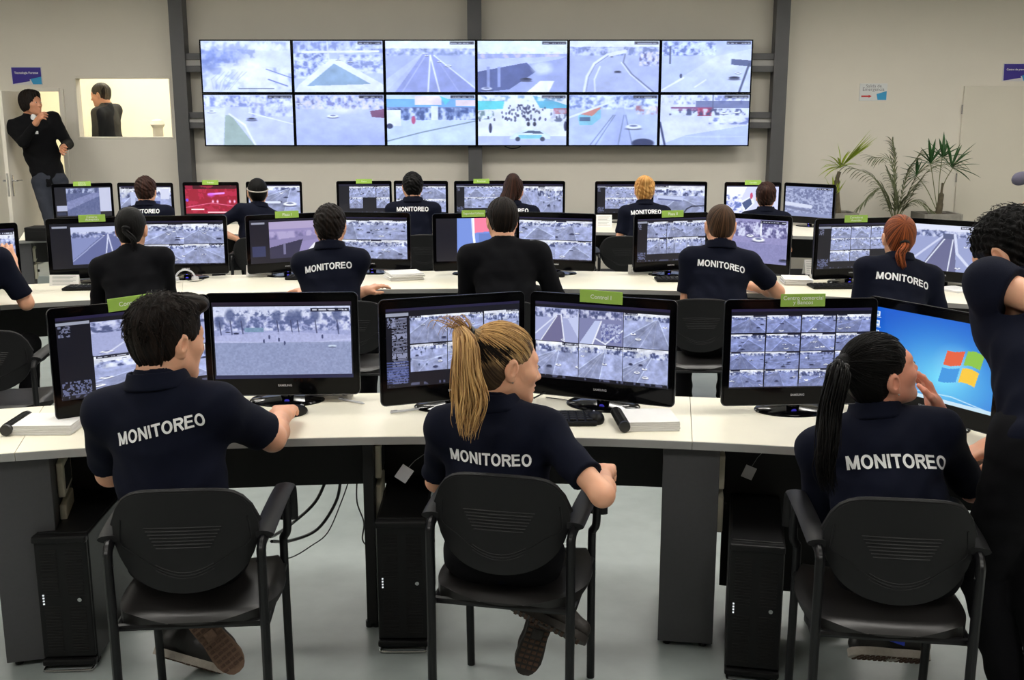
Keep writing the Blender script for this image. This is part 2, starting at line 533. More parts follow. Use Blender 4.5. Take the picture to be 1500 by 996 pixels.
# ------------------------------------------------------------------ SCREEN PICTURES (vertex colours on a fine grid of the panel)
class Pic:
    def __init__(s, w, h, base=(200, 210, 245), seed=0):
        s.w, s.h = w, h
        s.a = np.ones((h, w, 3)) * np.array(base, float)
        s.X, s.Y = np.meshgrid((np.arange(w) + 0.5) / w, (np.arange(h) + 0.5) / h)
        s.r = np.random.RandomState(seed)

    def noise(s, cx, cy, oct=3):
        out = np.zeros((s.h, s.w)); amp = 1; tot = 0
        for o in range(oct):
            nx, ny = int(cx * 2 ** o) + 2, int(cy * 2 ** o) + 2
            g = s.r.rand(ny + 1, nx + 1)
            fx, fy = s.X * nx * 0.999, s.Y * ny * 0.999
            ix, iy = fx.astype(int), fy.astype(int)
            tx, ty = fx - ix, fy - iy
            tx, ty = tx * tx * (3 - 2 * tx), ty * ty * (3 - 2 * ty)
            v = (g[iy, ix] * (1 - tx) + g[iy, ix + 1] * tx) * (1 - ty) + (g[iy + 1, ix] * (1 - tx) + g[iy + 1, ix + 1] * tx) * ty
            out += v * amp; tot += amp; amp *= 0.6
        return out / tot

    def mix(s, mask, col, k=1.0):
        m = (mask.astype(float) * k)[..., None]
        s.a = s.a * (1 - m) + np.array(col, float) * m
        return s

    def poly(s, pts, col, k=1.0):
        ins = np.zeros((s.h, s.w), bool)
        n = len(pts)
        for i in range(n):
            x0, y0 = pts[i]; x1, y1 = pts[(i + 1) % n]
            if y0 == y1: continue
            c = ((y0 > s.Y) != (y1 > s.Y)) & (s.X < (x1 - x0) * (s.Y - y0) / (y1 - y0) + x0)
            ins ^= c
        return s.mix(ins, col, k)

    def line(s, pts, w, col, k=1.0):
        asp = s.w / s.h
        for (x0, y0), (x1, y1) in zip(pts[:-1], pts[1:]):
            dx, dy = (x1 - x0) * asp, y1 - y0
            L = dx * dx + dy * dy + 1e-9
            px, py = (s.X - x0) * asp, s.Y - y0
            t = np.clip((px * dx + py * dy) / L, 0, 1)
            d = np.hypot(px - t * dx, py - t * dy)
            s.mix(np.clip((w - d) * s.h + 0.5, 0, 1), col, k)
        return s

    def ell(s, cx, cy, rx, ry, col, k=1.0, soft=0.2):
        d = np.hypot((s.X - cx) / rx, (s.Y - cy) / ry)
        return s.mix(np.clip((1 - d) / soft, 0, 1), col, k)

    def rect(s, x0, y0, x1, y1, col, k=1.0):
        return s.mix((s.X >= x0) & (s.X < x1) & (s.Y >= y0) & (s.Y < y1), col, k)

    def clutter(s, y0, y1, dark=(70, 80, 130), light=(235, 240, 255), cx=14, cy=4, k=0.8, x0=0.0, x1=1.0):
        n = s.noise(cx, cy, 3)
        b = np.clip((s.Y - y0) / 0.03, 0, 1) * np.clip((y1 - s.Y) / 0.03, 0, 1) * (s.X >= x0) * (s.X <= x1)
        s.mix(b * np.clip((n - 0.50) * 6, 0, 1), light, k)
        s.mix(b * np.clip((0.48 - n) * 7, 0, 1), dark, k)
        return s

    def grain(s, amt=8, cx=40, cy=20):
        s.a += ((s.noise(cx, cy, 2) - 0.5) * 2 * amt)[..., None]
        return s

    def car(s, x, y, w, light=True, col=None):
        c = col or ((245, 248, 255) if light else (60, 66, 100))
        h = w * 0.62
        s.ell(x, y + h * 0.38, w * 0.6, h * 0.22, (60, 64, 100), 0.7, 0.4)
        s.ell(x, y, w * 0.5, h * 0.42, c, 1, 0.25)
        s.ell(x, y - h * 0.12, w * 0.28, h * 0.2, (90, 100, 150) if light else (25, 28, 50), 0.9, 0.4)
        return s

    def caption(s, x0=0.72, y0=0.015, x1=0.99, y1=0.075):
        s.rect(x0, y0, x1, y1, (18, 20, 42), 0.9)
        m = (s.X > x0 + 0.01) & (s.X < x1 - 0.01) & (s.Y > y0 + 0.02) & (s.Y < y1 - 0.02)
        s.mix(m * (s.noise(90, 30, 1) > 0.42), (225, 230, 245), 0.9)
        return s

    def paste(s, o, x0, y0, x1, y1):
        i0, i1, j0, j1 = round(x0 * s.w), round(x1 * s.w), round(y0 * s.h), round(y1 * s.h)
        jj = (np.arange(j0, j1) - j0) * o.h // max(1, j1 - j0)
        ii = (np.arange(i0, i1) - i0) * o.w // max(1, i1 - i0)
        s.a[j0:j1, i0:i1] = o.a[jj][:, ii]
        return s


def pic_road(w, h, seed, tone=(168, 178, 222), bright=1.0):
    r = random.Random(seed)
    p = Pic(w, h, tone, seed)
    hz = r.uniform(0.12, 0.34)
    vx = r.uniform(0.2, 0.8)
    p.grain(12, 10, 6)
    p.rect(0, 0, 1, hz * 0.55, (232, 236, 250))
    p.clutter(hz * 0.3, hz + 0.06, (62, 72, 116), (225, 232, 250), 16, 8, 0.9)
    t = r.choice(['road', 'road', 'diag', 'plaza', 'park'])
    dk = tuple(c * 0.72 for c in tone)
    lt = tuple(min(255, c * 1.22) for c in tone)
    if t in ('road', 'diag'):
        xl, xr = (r.uniform(-0.5, 0.1), r.uniform(0.8, 1.4)) if t == 'road' else (r.uniform(-1.2, -0.2), r.uniform(0.3, 0.7))
        p.poly([(vx - 0.03, hz), (vx + 0.04, hz), (xr, 1.01), (xl, 1.01)], dk, 0.5)
        p.line([(vx - 0.03, hz), (xl, 1)], 0.012, lt)
        p.line([(vx + 0.04, hz), (xr, 1)], 0.012, lt)
        for q in (0.3, 0.5, 0.72):
            p.line([(vx, hz), (xl + (xr - xl) * q, 1)], 0.006 if q != 0.5 else 0.010, (226, 232, 250), 0.4)
    elif t == 'plaza':
        p.poly([(0.15, 0.95), (0.5, hz + 0.08), (0.95, 0.8), (0.8, 1.01)], dk, 0.6)
        p.line([(0.15, 0.95), (0.5, hz + 0.08), (0.95, 0.8)], 0.018, lt)
        p.line([(0, 0.55), (0.4, 0.45), (1, 0.6)], 0.01, lt, 0.7)
    else:
        p.poly([(-0.1, 0.45), (1.1, 0.4), (1.1, 1.1), (-0.1, 1.1)], tuple(c * 0.9 for c in tone), 0.6)
        p.line([(0, 0.5), (0.35, 0.6), (1, 0.42)], 0.014, lt, 0.8)
        p.line([(0.2, 1), (0.5, 0.6), (0.9, 0.45)], 0.012, lt, 0.7)
        for _ in range(6):
            x, y = r.random(), r.uniform(hz, 0.75)
            p.ell(x, y, 0.035, 0.05, (70, 82, 110), 0.85, 0.4); p.line([(x, y), (x, y + 0.1)], 0.006, (60, 66, 96), 0.8)
    for _ in range(r.randint(2, 5)):
        y = r.uniform(hz + 0.06, 0.85)
        p.car(r.random(), y, 0.05 + 0.14 * y, r.random() < 0.6)
    p.caption(0.62, 0.0, 0.99, 0.07) if r.random() < 0.6 else p.caption(0.02, 0.0, 0.3, 0.06)
    p.grain(10, w / 3, h / 3)
    n_ = p.noise(5, 4, 4)
    p.a = p.a * (0.72 + 0.5 * n_[..., None])
    p.a *= bright
    return p


def pic_grid(w, h, cols, rows, seed, x0=0.0, y0=0.07, x1=1.0, y1=0.94, side=True, tone=(168, 178, 222), skip=()):
    p = Pic(w, h, (10, 12, 26), seed)
    p.rect(0, 0, 1, 0.035, (30, 26, 60))
    if side:
        p.rect(0.0, 0.06, x0 - 0.005, 0.10, (190, 196, 215), 0.8)
        m = (p.X < x0 - 0.02) & (p.X > 0.01) & (p.Y > 0.78) & (p.Y < 0.95)
        p.mix(m * (p.noise(110, 60, 1) > 0.5), (120, 128, 170), 0.8)
        m = (p.X < x0 * 0.4) & (p.X > 0.01) & (p.Y > 0.11) & (p.Y < 0.24)
        p.mix(m * (p.noise(110, 70, 1) > 0.5), (150, 156, 190), 0.7)
    cw, ch = (x1 - x0) / cols, (y1 - y0) / rows
    for j in range(rows):
        for i in range(cols):
            if (i, j) in skip: continue
            q = pic_road(max(8, int(w * cw)), max(8, int(h * ch)), seed * 31 + j * 7 + i, tone)
            p.paste(q, x0 + i * cw + 0.003, y0 + j * ch + 0.004, x0 + (i + 1) * cw - 0.003, y0 + (j + 1) * ch - 0.006)
    m = (p.Y > 0.955) & (p.Y < 0.985) & (p.noise(60, 10, 1) > 0.62)
    p.mix(m, (150, 156, 200), 0.5)
    return p


def W(seed, base=(196, 208, 248)):
    return Pic(176, 100, base, seed)


def wall_pics():
    L = []
    # overexposed square with trees
    p = W(1, (225, 232, 252)); p.clutter(0.5, 1, (140, 155, 215), (248, 250, 255), 9, 5, 0.6)
    p.ell(0.2, 0.28, 0.34, 0.2, (120, 140, 215), 0.85, 0.5).ell(0.08, 0.45, 0.14, 0.16, (110, 130, 205), 0.8, 0.5)
    p.clutter(0.0, 0.2, (150, 165, 225), (250, 252, 255), 12, 5, 0.7).clutter(0.15, 0.5, (92, 112, 190), (215, 225, 250), 14, 8, 0.5, 0, 0.6)
    p.ell(0.56, 0.62, 0.26, 0.32, (255, 255, 255), 1, 0.5)
    for a in range(7): p.line([(0.12 + a * 0.03, 0.95), (0.1 + a * 0.05, 0.75 + 0.03 * (a % 3)), (0.2 + a * 0.05, 0.6)], 0.006, (120, 135, 190), 0.4)
    p.line([(0.72, 0.55), (0.9, 0.66), (1, 0.72)], 0.01, (120, 135, 200)); p.line([(0.74, 0.75), (0.95, 0.88)], 0.012, (110, 125, 195))
    L.append(p.rect(0.4, 0.925, 0.8, 0.945, (80, 90, 130), 0.7))
    # triangular island
    p = W(2); p.clutter(0, 0.25, (120, 135, 205), (250, 252, 255), 16, 7).clutter(0.22, 0.75, (95, 112, 185), (240, 245, 255), 20, 12, 0.8, 0, 0.4).clutter(0.25, 0.65, (110, 125, 195), (248, 250, 255), 20, 12, 0.7, 0.5, 1)
    p.poly([(0, 1), (0.05, 0.85), (0.42, 0.35), (0.5, 0.35), (1, 0.85), (1, 1)], (240, 244, 255)).poly([(0.14, 0.88), (0.45, 0.44), (0.86, 0.84)], (142, 172, 205))
    p.line([(0.1, 0.22), (0.95, 0.2)], 0.02, (250, 252, 255)); p.line([(0.38, 0.02), (0.4, 0.4)], 0.012, (240, 244, 255))
    L.append(p.car(0.5, 0.36, 0.06).car(0.63, 0.4, 0.06).caption())
    # highway
    p = W(3, (176, 188, 236)); p.rect(0, 0, 1, 0.15, (246, 250, 255)).clutter(0.13, 0.3, (120, 136, 190), (240, 244, 255), 18, 10)
    p.poly([(0, 1), (0.42, 0.25), (0.53, 0.25), (1, 0.95), (1, 1)], (140, 150, 215), 0.85).poly([(0, 0.75), (0.38, 0.27), (0.41, 0.27), (0.1, 1), (0, 1)], (205, 215, 250), 0.7)
    for x in (0.47, 0.6): p.line([(0.5, 0.28), (x, 1)], 0.014, (245, 248, 255))
    p.line([(0.54, 0.28), (1, 0.92)], 0.012, (235, 240, 255)); p.line([(0.45, 0.28), (0.18, 1)], 0.008, (210, 218, 250), 0.7); p.line([(0.6, 0.42), (0.82, 1)], 0.006, (210, 218, 250), 0.5)
    L.append(p.car(0.46, 0.28, 0.05).car(0.6, 0.4, 0.05).car(0.7, 0.48, 0.08).caption())
    # overpass
    p = W(4, (160, 172, 228)); p.rect(0, 0, 1, 0.25, (240, 250, 255)).clutter(0.2, 0.36, (150, 160, 220), (250, 225, 228), 14, 8, 0.6)
    p.poly([(0, 0.35), (1, 0.3), (0.9, 0.36), (0, 0.6)], (198, 208, 250)).poly([(0, 0.6), (0.55, 0.42), (0.65, 0.6), (0.35, 0.95), (0, 1)], (70, 82, 140), 0.9)
    for x in (0.1, 0.22): p.rect(x, 0.5, x + 0.035, 0.9, (150, 162, 220), 0.9)
    p.ell(0.72, 0.52, 0.14, 0.17, (222, 232, 255), 0.9, 0.5).poly([(0.55, 1), (0.7, 0.78), (0.86, 0.78), (0.8, 1)], (255, 255, 255))
    L.append(p.car(0.54, 0.75, 0.15, False).car(0.1, 0.93, 0.14, True, (200, 205, 235)).caption())
    # curved highway
    p = W(5, (178, 188, 232)); p.rect(0, 0, 1, 0.12, (235, 240, 255)).clutter(0.1, 0.3, (105, 120, 180), (220, 228, 250), 22, 10)
    p.line([(0.17, 1), (0.2, 0.7), (0.28, 0.45), (0.42, 0.28), (0.62, 0.2)], 0.035, (240, 244, 255)).line([(0.185, 1), (0.215, 0.7), (0.29, 0.46), (0.43, 0.29)], 0.01, (130, 140, 190))
    p.line([(0.29, 1), (0.28, 0.75), (0.34, 0.5)], 0.014, (240, 244, 255)); p.line([(0.95, 1), (0.7, 0.65), (0.6, 0.42), (0.62, 0.26)], 0.014, (110, 118, 160)); p.line([(0.92, 1), (0.68, 0.65), (0.58, 0.42)], 0.012, (240, 244, 255), 0.8)
    p.clutter(0.2, 0.5, (90, 90, 150), (245, 235, 245), 30, 12, 0.9, 0.78, 1)
    L.append(p.car(0.54, 0.6, 0.09, False).car(0.47, 0.31, 0.04, False).caption())
    # wide avenue
    p = W(6, (190, 202, 245)); p.clutter(0, 0.3, (90, 108, 180), (225, 240, 255), 22, 14, 0.9, 0, 0.6).poly([(0, 0.95), (0.6, 0.3), (1, 0.15), (1, 1), (0, 1)], (215, 224, 252), 0.7).ell(0.7, 0.4, 0.5, 0.25, (245, 250, 255), 0.6, 0.8)
    p.line([(0, 0.97), (0.25, 0.72)], 0.016, (250, 252, 255)); p.line([(0.38, 0.9), (0.5, 0.76)], 0.014, (252, 254, 255)); p.rect(0.085, 0.1, 0.1, 0.45, (60, 70, 110))
    p.poly([(0.78, 0.35), (1, 0.38), (1, 0.5), (0.78, 0.46)], (80, 92, 140)).line([(0.98, 0.45), (0.88, 1)], 0.02, (60, 70, 110)); p.car(0.82, 0.72, 0.14, False).car(0.86, 0.62, 0.08)
    L.append(p.ell(0.22, 0.68, 0.015, 0.05, (50, 60, 100)).caption())
    # road with green wedge
    p = W(7, (205, 212, 248)); p.clutter(0, 0.25, (110, 125, 195), (250, 252, 255), 20, 9); p.clutter(0.15, 0.45, (120, 130, 195), (240, 245, 255), 18, 8, 0.6, 0.5, 1)
    p.poly([(0.22, 0.4), (0.3, 0.4), (0.55, 1), (0.18, 1)], (158, 178, 170)).poly([(0, 0.3), (0.24, 0.25), (0.2, 1), (0, 1)], (225, 230, 252)).line([(0.28, 0.38), (0.45, 0.6), (0.56, 1)], 0.018, (250, 252, 255))
    L.append(p.line([(0.5, 0.35), (1, 0.58)], 0.012, (240, 244, 255)).car(0.53, 0.48, 0.13, False, (110, 120, 160)).car(0.08, 0.33, 0.1).caption())
    # wide crossing
    p = W(8, (196, 206, 246)); p.clutter(0, 0.3, (100, 105, 175), (248, 235, 248), 24, 10); p.ell(0.55, 0.3, 0.25, 0.1, (252, 252, 255), 0.8, 0.8)
    p.mix(np.clip((p.Y - 0.45) * 1.5, 0, 0.6), (160, 172, 230))
    L.append(p.car(0.42, 0.42, 0.14).poly([(0.84, 0.32), (1, 0.28), (1, 0.46), (0.86, 0.44)], (120, 70, 110)).car(0.05, 0.17, 0.06).caption())
    # filling station
    p = W(9, (205, 222, 252)); p.rect(0, 0.08, 1, 0.24, (110, 175, 235)).rect(0.32, 0.02, 0.62, 0.2, (250, 230, 238)).rect(0.78, 0.1, 1, 0.22, (250, 225, 232)); p.poly([(0.6, 0.02), (0.72, 0.1), (0.66, 0.2)], (90, 210, 230))
    p.rect(0, 0.24, 1, 0.5, (80, 105, 175), 0.75).clutter(0.24, 0.52, (50, 70, 130), (225, 235, 255), 20, 8, 0.9).rect(0.0, 0.3, 0.16, 0.62, (240, 244, 255)).rect(0.5, 0.22, 0.58, 0.5, (235, 242, 255))
    p.ell(0.3, 0.5, 0.025, 0.09, (190, 70, 120)).line([(0, 0.92), (0.4, 0.74), (1, 0.52)], 0.012, (120, 140, 160))
    L.append(p.ell(0.03, 0.62, 0.04, 0.06, (40, 50, 90)).caption())
    # pedestrians
    p = W(10, (238, 242, 255)); p.poly([(0, 0.12), (0.3, 0.12), (0.28, 0.28), (0, 0.3)], (90, 215, 225)).poly([(0.62, 0.02), (0.75, 0.06), (1, 0.2), (1, 0.3), (0.7, 0.26)], (90, 180, 215)).rect(0.85, 0.26, 1, 0.38, (180, 90, 110), 0.8)
    p.clutter(0, 0.14, (110, 150, 190), (240, 245, 255), 16, 8, 0.8).clutter(0.3, 0.5, (80, 110, 120), (210, 230, 240), 16, 8, 0.8, 0, 0.18).clutter(0.28, 0.55, (60, 70, 110), (190, 190, 220), 20, 8, 0.8, 0.82, 1)
    rr = random.Random(4)
    for _ in range(80):
        y = rr.uniform(0.2, 0.52); x = 0.5 + rr.gauss(0, 0.05 + 0.35 * (y - 0.15)); p.ell(x, y, 0.006 + 0.01 * y, 0.02 + 0.03 * y, (45, 50, 90), 0.9)
    for x, y in ((0.14, 0.66), (0.99, 0.62)): p.ell(x, y, 0.02, 0.11, (40, 44, 80))
    p.rect(0, 0.82, 1, 1, (180, 190, 235), 0.8).poly([(0.36, 0.84), (0.42, 0.76), (0.55, 0.68), (0.72, 0.7), (0.82, 0.8), (0.82, 0.88), (0.36, 0.88)], (225, 240, 250)).rect(0.46, 0.8, 0.72, 0.87, (120, 200, 215)).poly([(0.5, 0.76), (0.57, 0.71), (0.7, 0.72), (0.74, 0.77)], (70, 85, 120))
    L.append(p.ell(0.45, 0.88, 0.03, 0.05, (50, 58, 85)).ell(0.73, 0.88, 0.03, 0.05, (50, 58, 85)).ell(0.57, 0.58, 0.02, 0.05, (30, 35, 60)).ell(0.64, 0.58, 0.02, 0.05, (30, 35, 60)).caption())
    # bus avenue
    p = W(11, (186, 200, 240)); p.clutter(0, 0.3, (100, 120, 185), (240, 248, 255), 22, 12).poly([(0.35, 1), (0.55, 0.25), (0.62, 0.25), (0.72, 1)], (175, 188, 240)).clutter(0.2, 0.4, (170, 90, 110), (250, 235, 240), 16, 6, 0.8, 0.75, 1)
    for a, b in ((0.3, 0.52), (0.24, 0.5), (0.56, 0.62), (0.72, 0.64)): p.line([(a, 1), (b, 0.4)], 0.009, (110, 124, 170))
    p.poly([(0.1, 0.45), (0.12, 0.38), (0.32, 0.24), (0.36, 0.28), (0.36, 0.46), (0.26, 0.6), (0.12, 0.6)], (130, 200, 225)).poly([(0.12, 0.38), (0.32, 0.24), (0.36, 0.26), (0.26, 0.42)], (215, 130, 120)).rect(0.12, 0.44, 0.24, 0.52, (70, 100, 140))
    L.append(p.car(0.73, 0.63, 0.2).ell(0.84, 0.96, 0.14, 0.1, (40, 48, 90)).line([(0, 0.45), (0.5, 0.12)], 0.02, (235, 242, 255)).caption())
    # parking
    p = W(12, (225, 230, 252)); p.clutter(0, 0.2, (120, 130, 195), (235, 240, 255), 30, 10).rect(0.4, 0.12, 1, 0.26, (80, 90, 145), 0.8).rect(0.12, 0.24, 0.6, 0.32, (130, 80, 130)).rect(0.42, 0.26, 0.58, 0.42, (170, 50, 90)).clutter(0.26, 0.42, (50, 60, 110), (230, 240, 255), 20, 8, 0.9, 0.1, 1)
    p.clutter(0.44, 0.6, (90, 105, 180), (245, 248, 255), 12, 12, 0.8, 0.55, 1).poly([(0, 1), (0.3, 0.8), (1, 0.6), (1, 1)], (180, 195, 245), 0.8).line([(0, 0.55), (0.06, 1)], 0.02, (40, 50, 100))
    L.append(p.ell(0.63, 0.83, 0.4, 0.02, (215, 225, 252), 0.6).rect(0.585, 0.0, 0.598, 0.3, (80, 90, 130)).car(0.72, 0.36, 0.1).car(0.86, 0.34, 0.1).caption())
    for p in L:
        n_ = p.noise(7, 5, 4)[..., None]
        soft = (p.a[:, :-2] + p.a[:, 1:-1] + p.a[:, 2:]) / 3
        p.a[:, 1:-1] = soft
        p.a = (p.a * 0.86 + 36) * (0.90 + 0.18 * n_) * np.array([0.92, 0.97, 1.05])
    return L


M_screen = bpy.data.materials.new('lit_screen')
M_screen.use_nodes = True
nt = M_screen.node_tree
b = nt.nodes['Principled BSDF']
b.inputs['Base Color'].default_value = (0.004, 0.004, 0.006, 1)
b.inputs['Roughness'].default_value = 0.35
at = nt.nodes.new('ShaderNodeAttribute'); at.attribute_name = 'picture'
nt.links.new(at.outputs['Color'], b.inputs['Emission Color'])
b.inputs['Emission Strength'].default_value = SCREEN
M_screen.cycles.emission_sampling = 'NONE'


def screen_mesh(pic, w, h, gain=1.0):
    """grid of the panel in the XZ plane facing -Y, centred on the origin"""
    nx, nz = pic.w, pic.h
    X, Z = np.meshgrid(np.linspace(-w / 2, w / 2, nx + 1), np.linspace(h / 2, -h / 2, nz + 1))
    V = np.stack([X, np.zeros_like(X), Z], -1).reshape(-1, 3)
    i = np.arange(nx * nz); r, c = i // nx, i % nx
    a = r * (nx + 1) + c
    F = np.stack([a, a + nx + 1, a + nx + 2, a + 1], -1)
    me = np_mesh('screen', V, F)
    s = np.clip(pic.a, 0, 255) / 255
    lin = np.where(s <= 0.04045, s / 12.92, ((s + 0.055) / 1.055) ** 2.4) * gain
    col = np.ones((nx * nz, 4, 4), np.float32)
    col[..., :3] = lin.reshape(-1, 1, 3)
    at = me.color_attributes.new('picture', 'FLOAT_COLOR', 'CORNER')
    at.data.foreach_set('color', col.ravel())
    return me


# ------------------------------------------------------------------ VIDEO WALL
DW, DH, WX, WZ, WY = 0.980, 0.558, -0.380, 2.026, 11.74
names = ['a bright overexposed square with blue trees', 'a triangular traffic island', 'a straight highway', 'an overpass with a white truck roof',
         'a curving highway with one car', 'a wide avenue with a lamp post', 'a road beside a green wedge of grass', 'a broad crossing with a small car',
         'a filling station with blue canopy', 'a crowd of pedestrians and a patrol car', 'a bus on an avenue', 'a car park with a red bus']
pics = wall_pics()
for i in range(12):
    r, c = divmod(i, 6)
    x = WX + (c - 2.5) * DW; z = WZ + (0.5 - r) * DH
    e = empty('display_panel', (x, WY, z), 0, 'large wall display in the %s row showing %s' % ('upper' if r == 0 else 'lower', names[i]), 'display', 'video wall displays')
    MB().box((0, 0.045, 0), (DW - 0.006, 0.075, DH - 0.006), 0.003).build('housing', M_bezelmatte, e)
    fr = MB()
    t_ = 0.014
    fr.box((0, 0, DH / 2 - t_ / 2 - 0.001), (DW - 0.003, 0.016, t_), 0.002).box((0, 0, -DH / 2 + t_ / 2 + 0.001), (DW - 0.003, 0.016, t_), 0.002)
    fr.box((-DW / 2 + t_ / 2 + 0.001, 0, 0), (t_, 0.016, DH - 2 * t_), 0.002).box((DW / 2 - t_ / 2 - 0.001, 0, 0), (t_, 0.016, DH - 2 * t_), 0.002)
    fr.build('bezel', M_bezel, e)
    s = link('screen', screen_mesh(pics[i], DW - 2 * t_, DH - 2 * t_, 1.12), M_screen, e)
    s.location = (0, 0.002, 0)
# rails that carry the wall
rk = empty('mounting_rack', (0, 0, 0), 0, 'dark grey steel rails carrying the video wall between the columns', 'mounting rack')
for z in (2.415, 2.285, 1.80, 1.69):
    MB().box((-0.345, 11.852, z), (6.46, 0.05, 0.065), 0.004).build('rail', M_col, rk)
for z in (2.355, 1.745):
    MB().box((-0.345, 11.86, z), (6.46, 0.012, 0.10), 0.002).build('rail_web', mat('light_steel', srgb(165, 163, 160), 0.5, noise=0.03), rk)
tag(MB().tube(spline([(-0.08, 11.76, 1.47), (-0.02, 11.76, 1.448), (0.06, 11.76, 1.452), (0.10, 11.76, 1.475)], 5), 0.006, 6).build('cable', M_cable), 'black cable loop under the video wall', 'cable')

# ------------------------------------------------------------------ SIGNS
M_navy = mat('navy_sign_print', srgb(40, 22, 130), 0.4, noise=0.02)
M_cyan = mat('cyan_sign_print', srgb(40, 145, 195), 0.4, noise=0.02)
M_signw = mat('white_sign_board', srgb(206, 204, 208), 0.5, noise=0.01)
M_red = mat('red_print', srgb(185, 40, 40), 0.5, noise=0.01)


def blue_sign(x, z, txt, label):
    e = empty('wall_sign', (x, YB - 0.004, z), 0, label, 'sign')
    MB().box((0, 0, 0), (0.335, 0.01, 0.19), 0.002).build('board', M_signw, e)
    R = Matrix.Rotation(PI / 2, 3, 'X')
    MB().prism([(-0.16, 0.088), (0.16, 0.088), (0.16, -0.012), (0.03, -0.04), (0.035, -0.058), (-0.155, -0.088)], 0.006, 0.007, M=R).build('navy_field', M_navy, e)
    MB().prism([(0.04, -0.035), (0.16, -0.01), (0.16, -0.09), (0.065, -0.09)], 0.0075, 0.0085, M=R).build('cyan_patch', M_cyan, e)
    text_part(txt, 0.26, M_white, e, (0, -0.0095, 0.028), embolden=0.012)
    return e


a = P(39.5, 111, Y=12.0); blue_sign(a.x, a.z, 'Tecnología Forense', 'navy blue and cyan wall sign above the open door')
a = P(1491, 106, Y=12.0); blue_sign(a.x, a.z, 'Centro de prevención', 'navy blue and cyan wall sign above the closed door at the right')
a = P(1279, 135, Y=12.0)
e = empty('exit_sign', (a.x, YB - 0.004, a.z), 0, 'small white emergency exit sign with red arrow and cyan patch', 'sign')
MB().box((0, 0, 0), (0.30, 0.01, 0.185), 0.002).build('board', mat('pale_sign_board', srgb(212, 214, 214), 0.5, noise=0.01), e)
text_part('Salida de', 0.17, M_ink, e, (0, -0.0065, 0.066), embolden=0.0)
text_part('Emergencia', 0.235, M_ink, e, (0, -0.0065, 0.026), embolden=0.0)
R = Matrix.Rotation(PI / 2, 3, 'X')
MB().prism([(-0.13, -0.052), (-0.13, -0.036), (-0.05, -0.036), (-0.05, -0.028), (-0.015, -0.044), (-0.05, -0.060), (-0.05, -0.052)], 0.006, 0.007, M=R).build('arrow', M_red, e)
MB().prism([(0.035, -0.02), (0.145, 0.012), (0.145, -0.082), (0.05, -0.082)], 0.006, 0.007, M=R).build('cyan_patch', M_cyan, e)

# ------------------------------------------------------------------ DESK ROWS
DT = 0.745
ROWS = {1: (-0.20, 3.385, 5.3), 2: (-0.10, 6.50, 6.6), 3: (-0.3, 9.84, 11.0)}
DDS = {1: 0.575, 2: 0.78, 3: 1.12}


def arc(row, X, off=0.0):
    """point of the row's arc at world X, off metres behind the front edge; returns x, y, heading"""
    cx, y0, R = ROWS[row]
    ph = math.asin((X - cx) / R)
    cy = y0 - R
    return cx + (R + off) * math.sin(ph), cy + (R + off) * math.cos(ph), -ph


def desk(row, X0, X1, label, ped0=True, ped1=False, n=14):
    xm, ym, hm = arc(row, (X0 + X1) / 2)
    e = empty('curved_desk', (xm, ym, 0), 0, label, 'desk', 'white desks of the curved rows')
    L = Vector((xm, ym, 0))
    DD = DDS[row]
    xs = [X0 + 0.001 + (X1 - X0 - 0.002) * i / n for i in range(n + 1)]

    def band(o0, o1, z0, z1):
        mb = MB()
        A = [Vector((*arc(row, x, o0)[:2], 0)) - L for x in xs]
        B = [Vector((*arc(row, x, o1)[:2], 0)) - L for x in xs]
        pts = A + B[::-1]
        mb.prism([(p.x, p.y) for p in pts], z0, z1)
        return mb
    band(0.004, DD, DT - 0.026, DT).build('desktop', M_top, e)
    band(0.0, 0.0045, DT - 0.027, DT - 0.001).build('edge_band', M_edge, e)
    band(DD - 0.135, DD - 0.119, 0.43, DT - 0.027).build('modesty_panel', M_blackboard, e)

    def pedestal(X, name, w, o0, o1, m, z1=DT - 0.028, feet=True):
        x, y, h = arc(row, X, (o0 + o1) / 2)
        q = Vector((x, y, 0)) - L
        o = MB().box((0, 0, (z1 + 0.02) / 2), (w, o1 - o0, z1 - 0.02), 0.002).build(name, m, e)
        o.location = q; o.rotation_euler = (0, 0, h)
        f = MB()
        for sx in (-1, 1):
            for sy in (-1, 1):
                f.lathe([(0, 0.0), (0.014, 0.0), (0.014, 0.022), (0, 0.022)], 10, (sx * w * 0.33, sy * (o1 - o0) * 0.42, 0))
        fo = f.build('levelling_feet', M_tube, o)
        b = MB().box((w / 2 + 0.012, -0.02, 0.6), (0.022, 0.18, 0.12), 0.005).box((w / 2 + 0.024, -0.02, 0.6), (0.004, 0.12, 0.08), 0.001, mi=1)
        b.box((w / 2 + 0.012, -0.02, 0.45), (0.022, 0.18, 0.13), 0.005).lathe([(0, 0), (0.014, 0), (0.014, 0.02), (0, 0.02)], 12, (w / 2 + 0.026, -0.02, 0.44), mi=1)
        b.build('outlet_box', [M_box, M_slot], o)
    if ped0: pedestal(X0, 'pedestal', 0.185, 0.035, 0.45, M_ped)
    if ped1: pedestal(X1, 'pedestal', 0.185, 0.035, 0.45, M_ped)
    pedestal((X0 + X1) / 2, 'leg_panel', 0.036, 0.12, 0.45, M_blackboard)
    return e


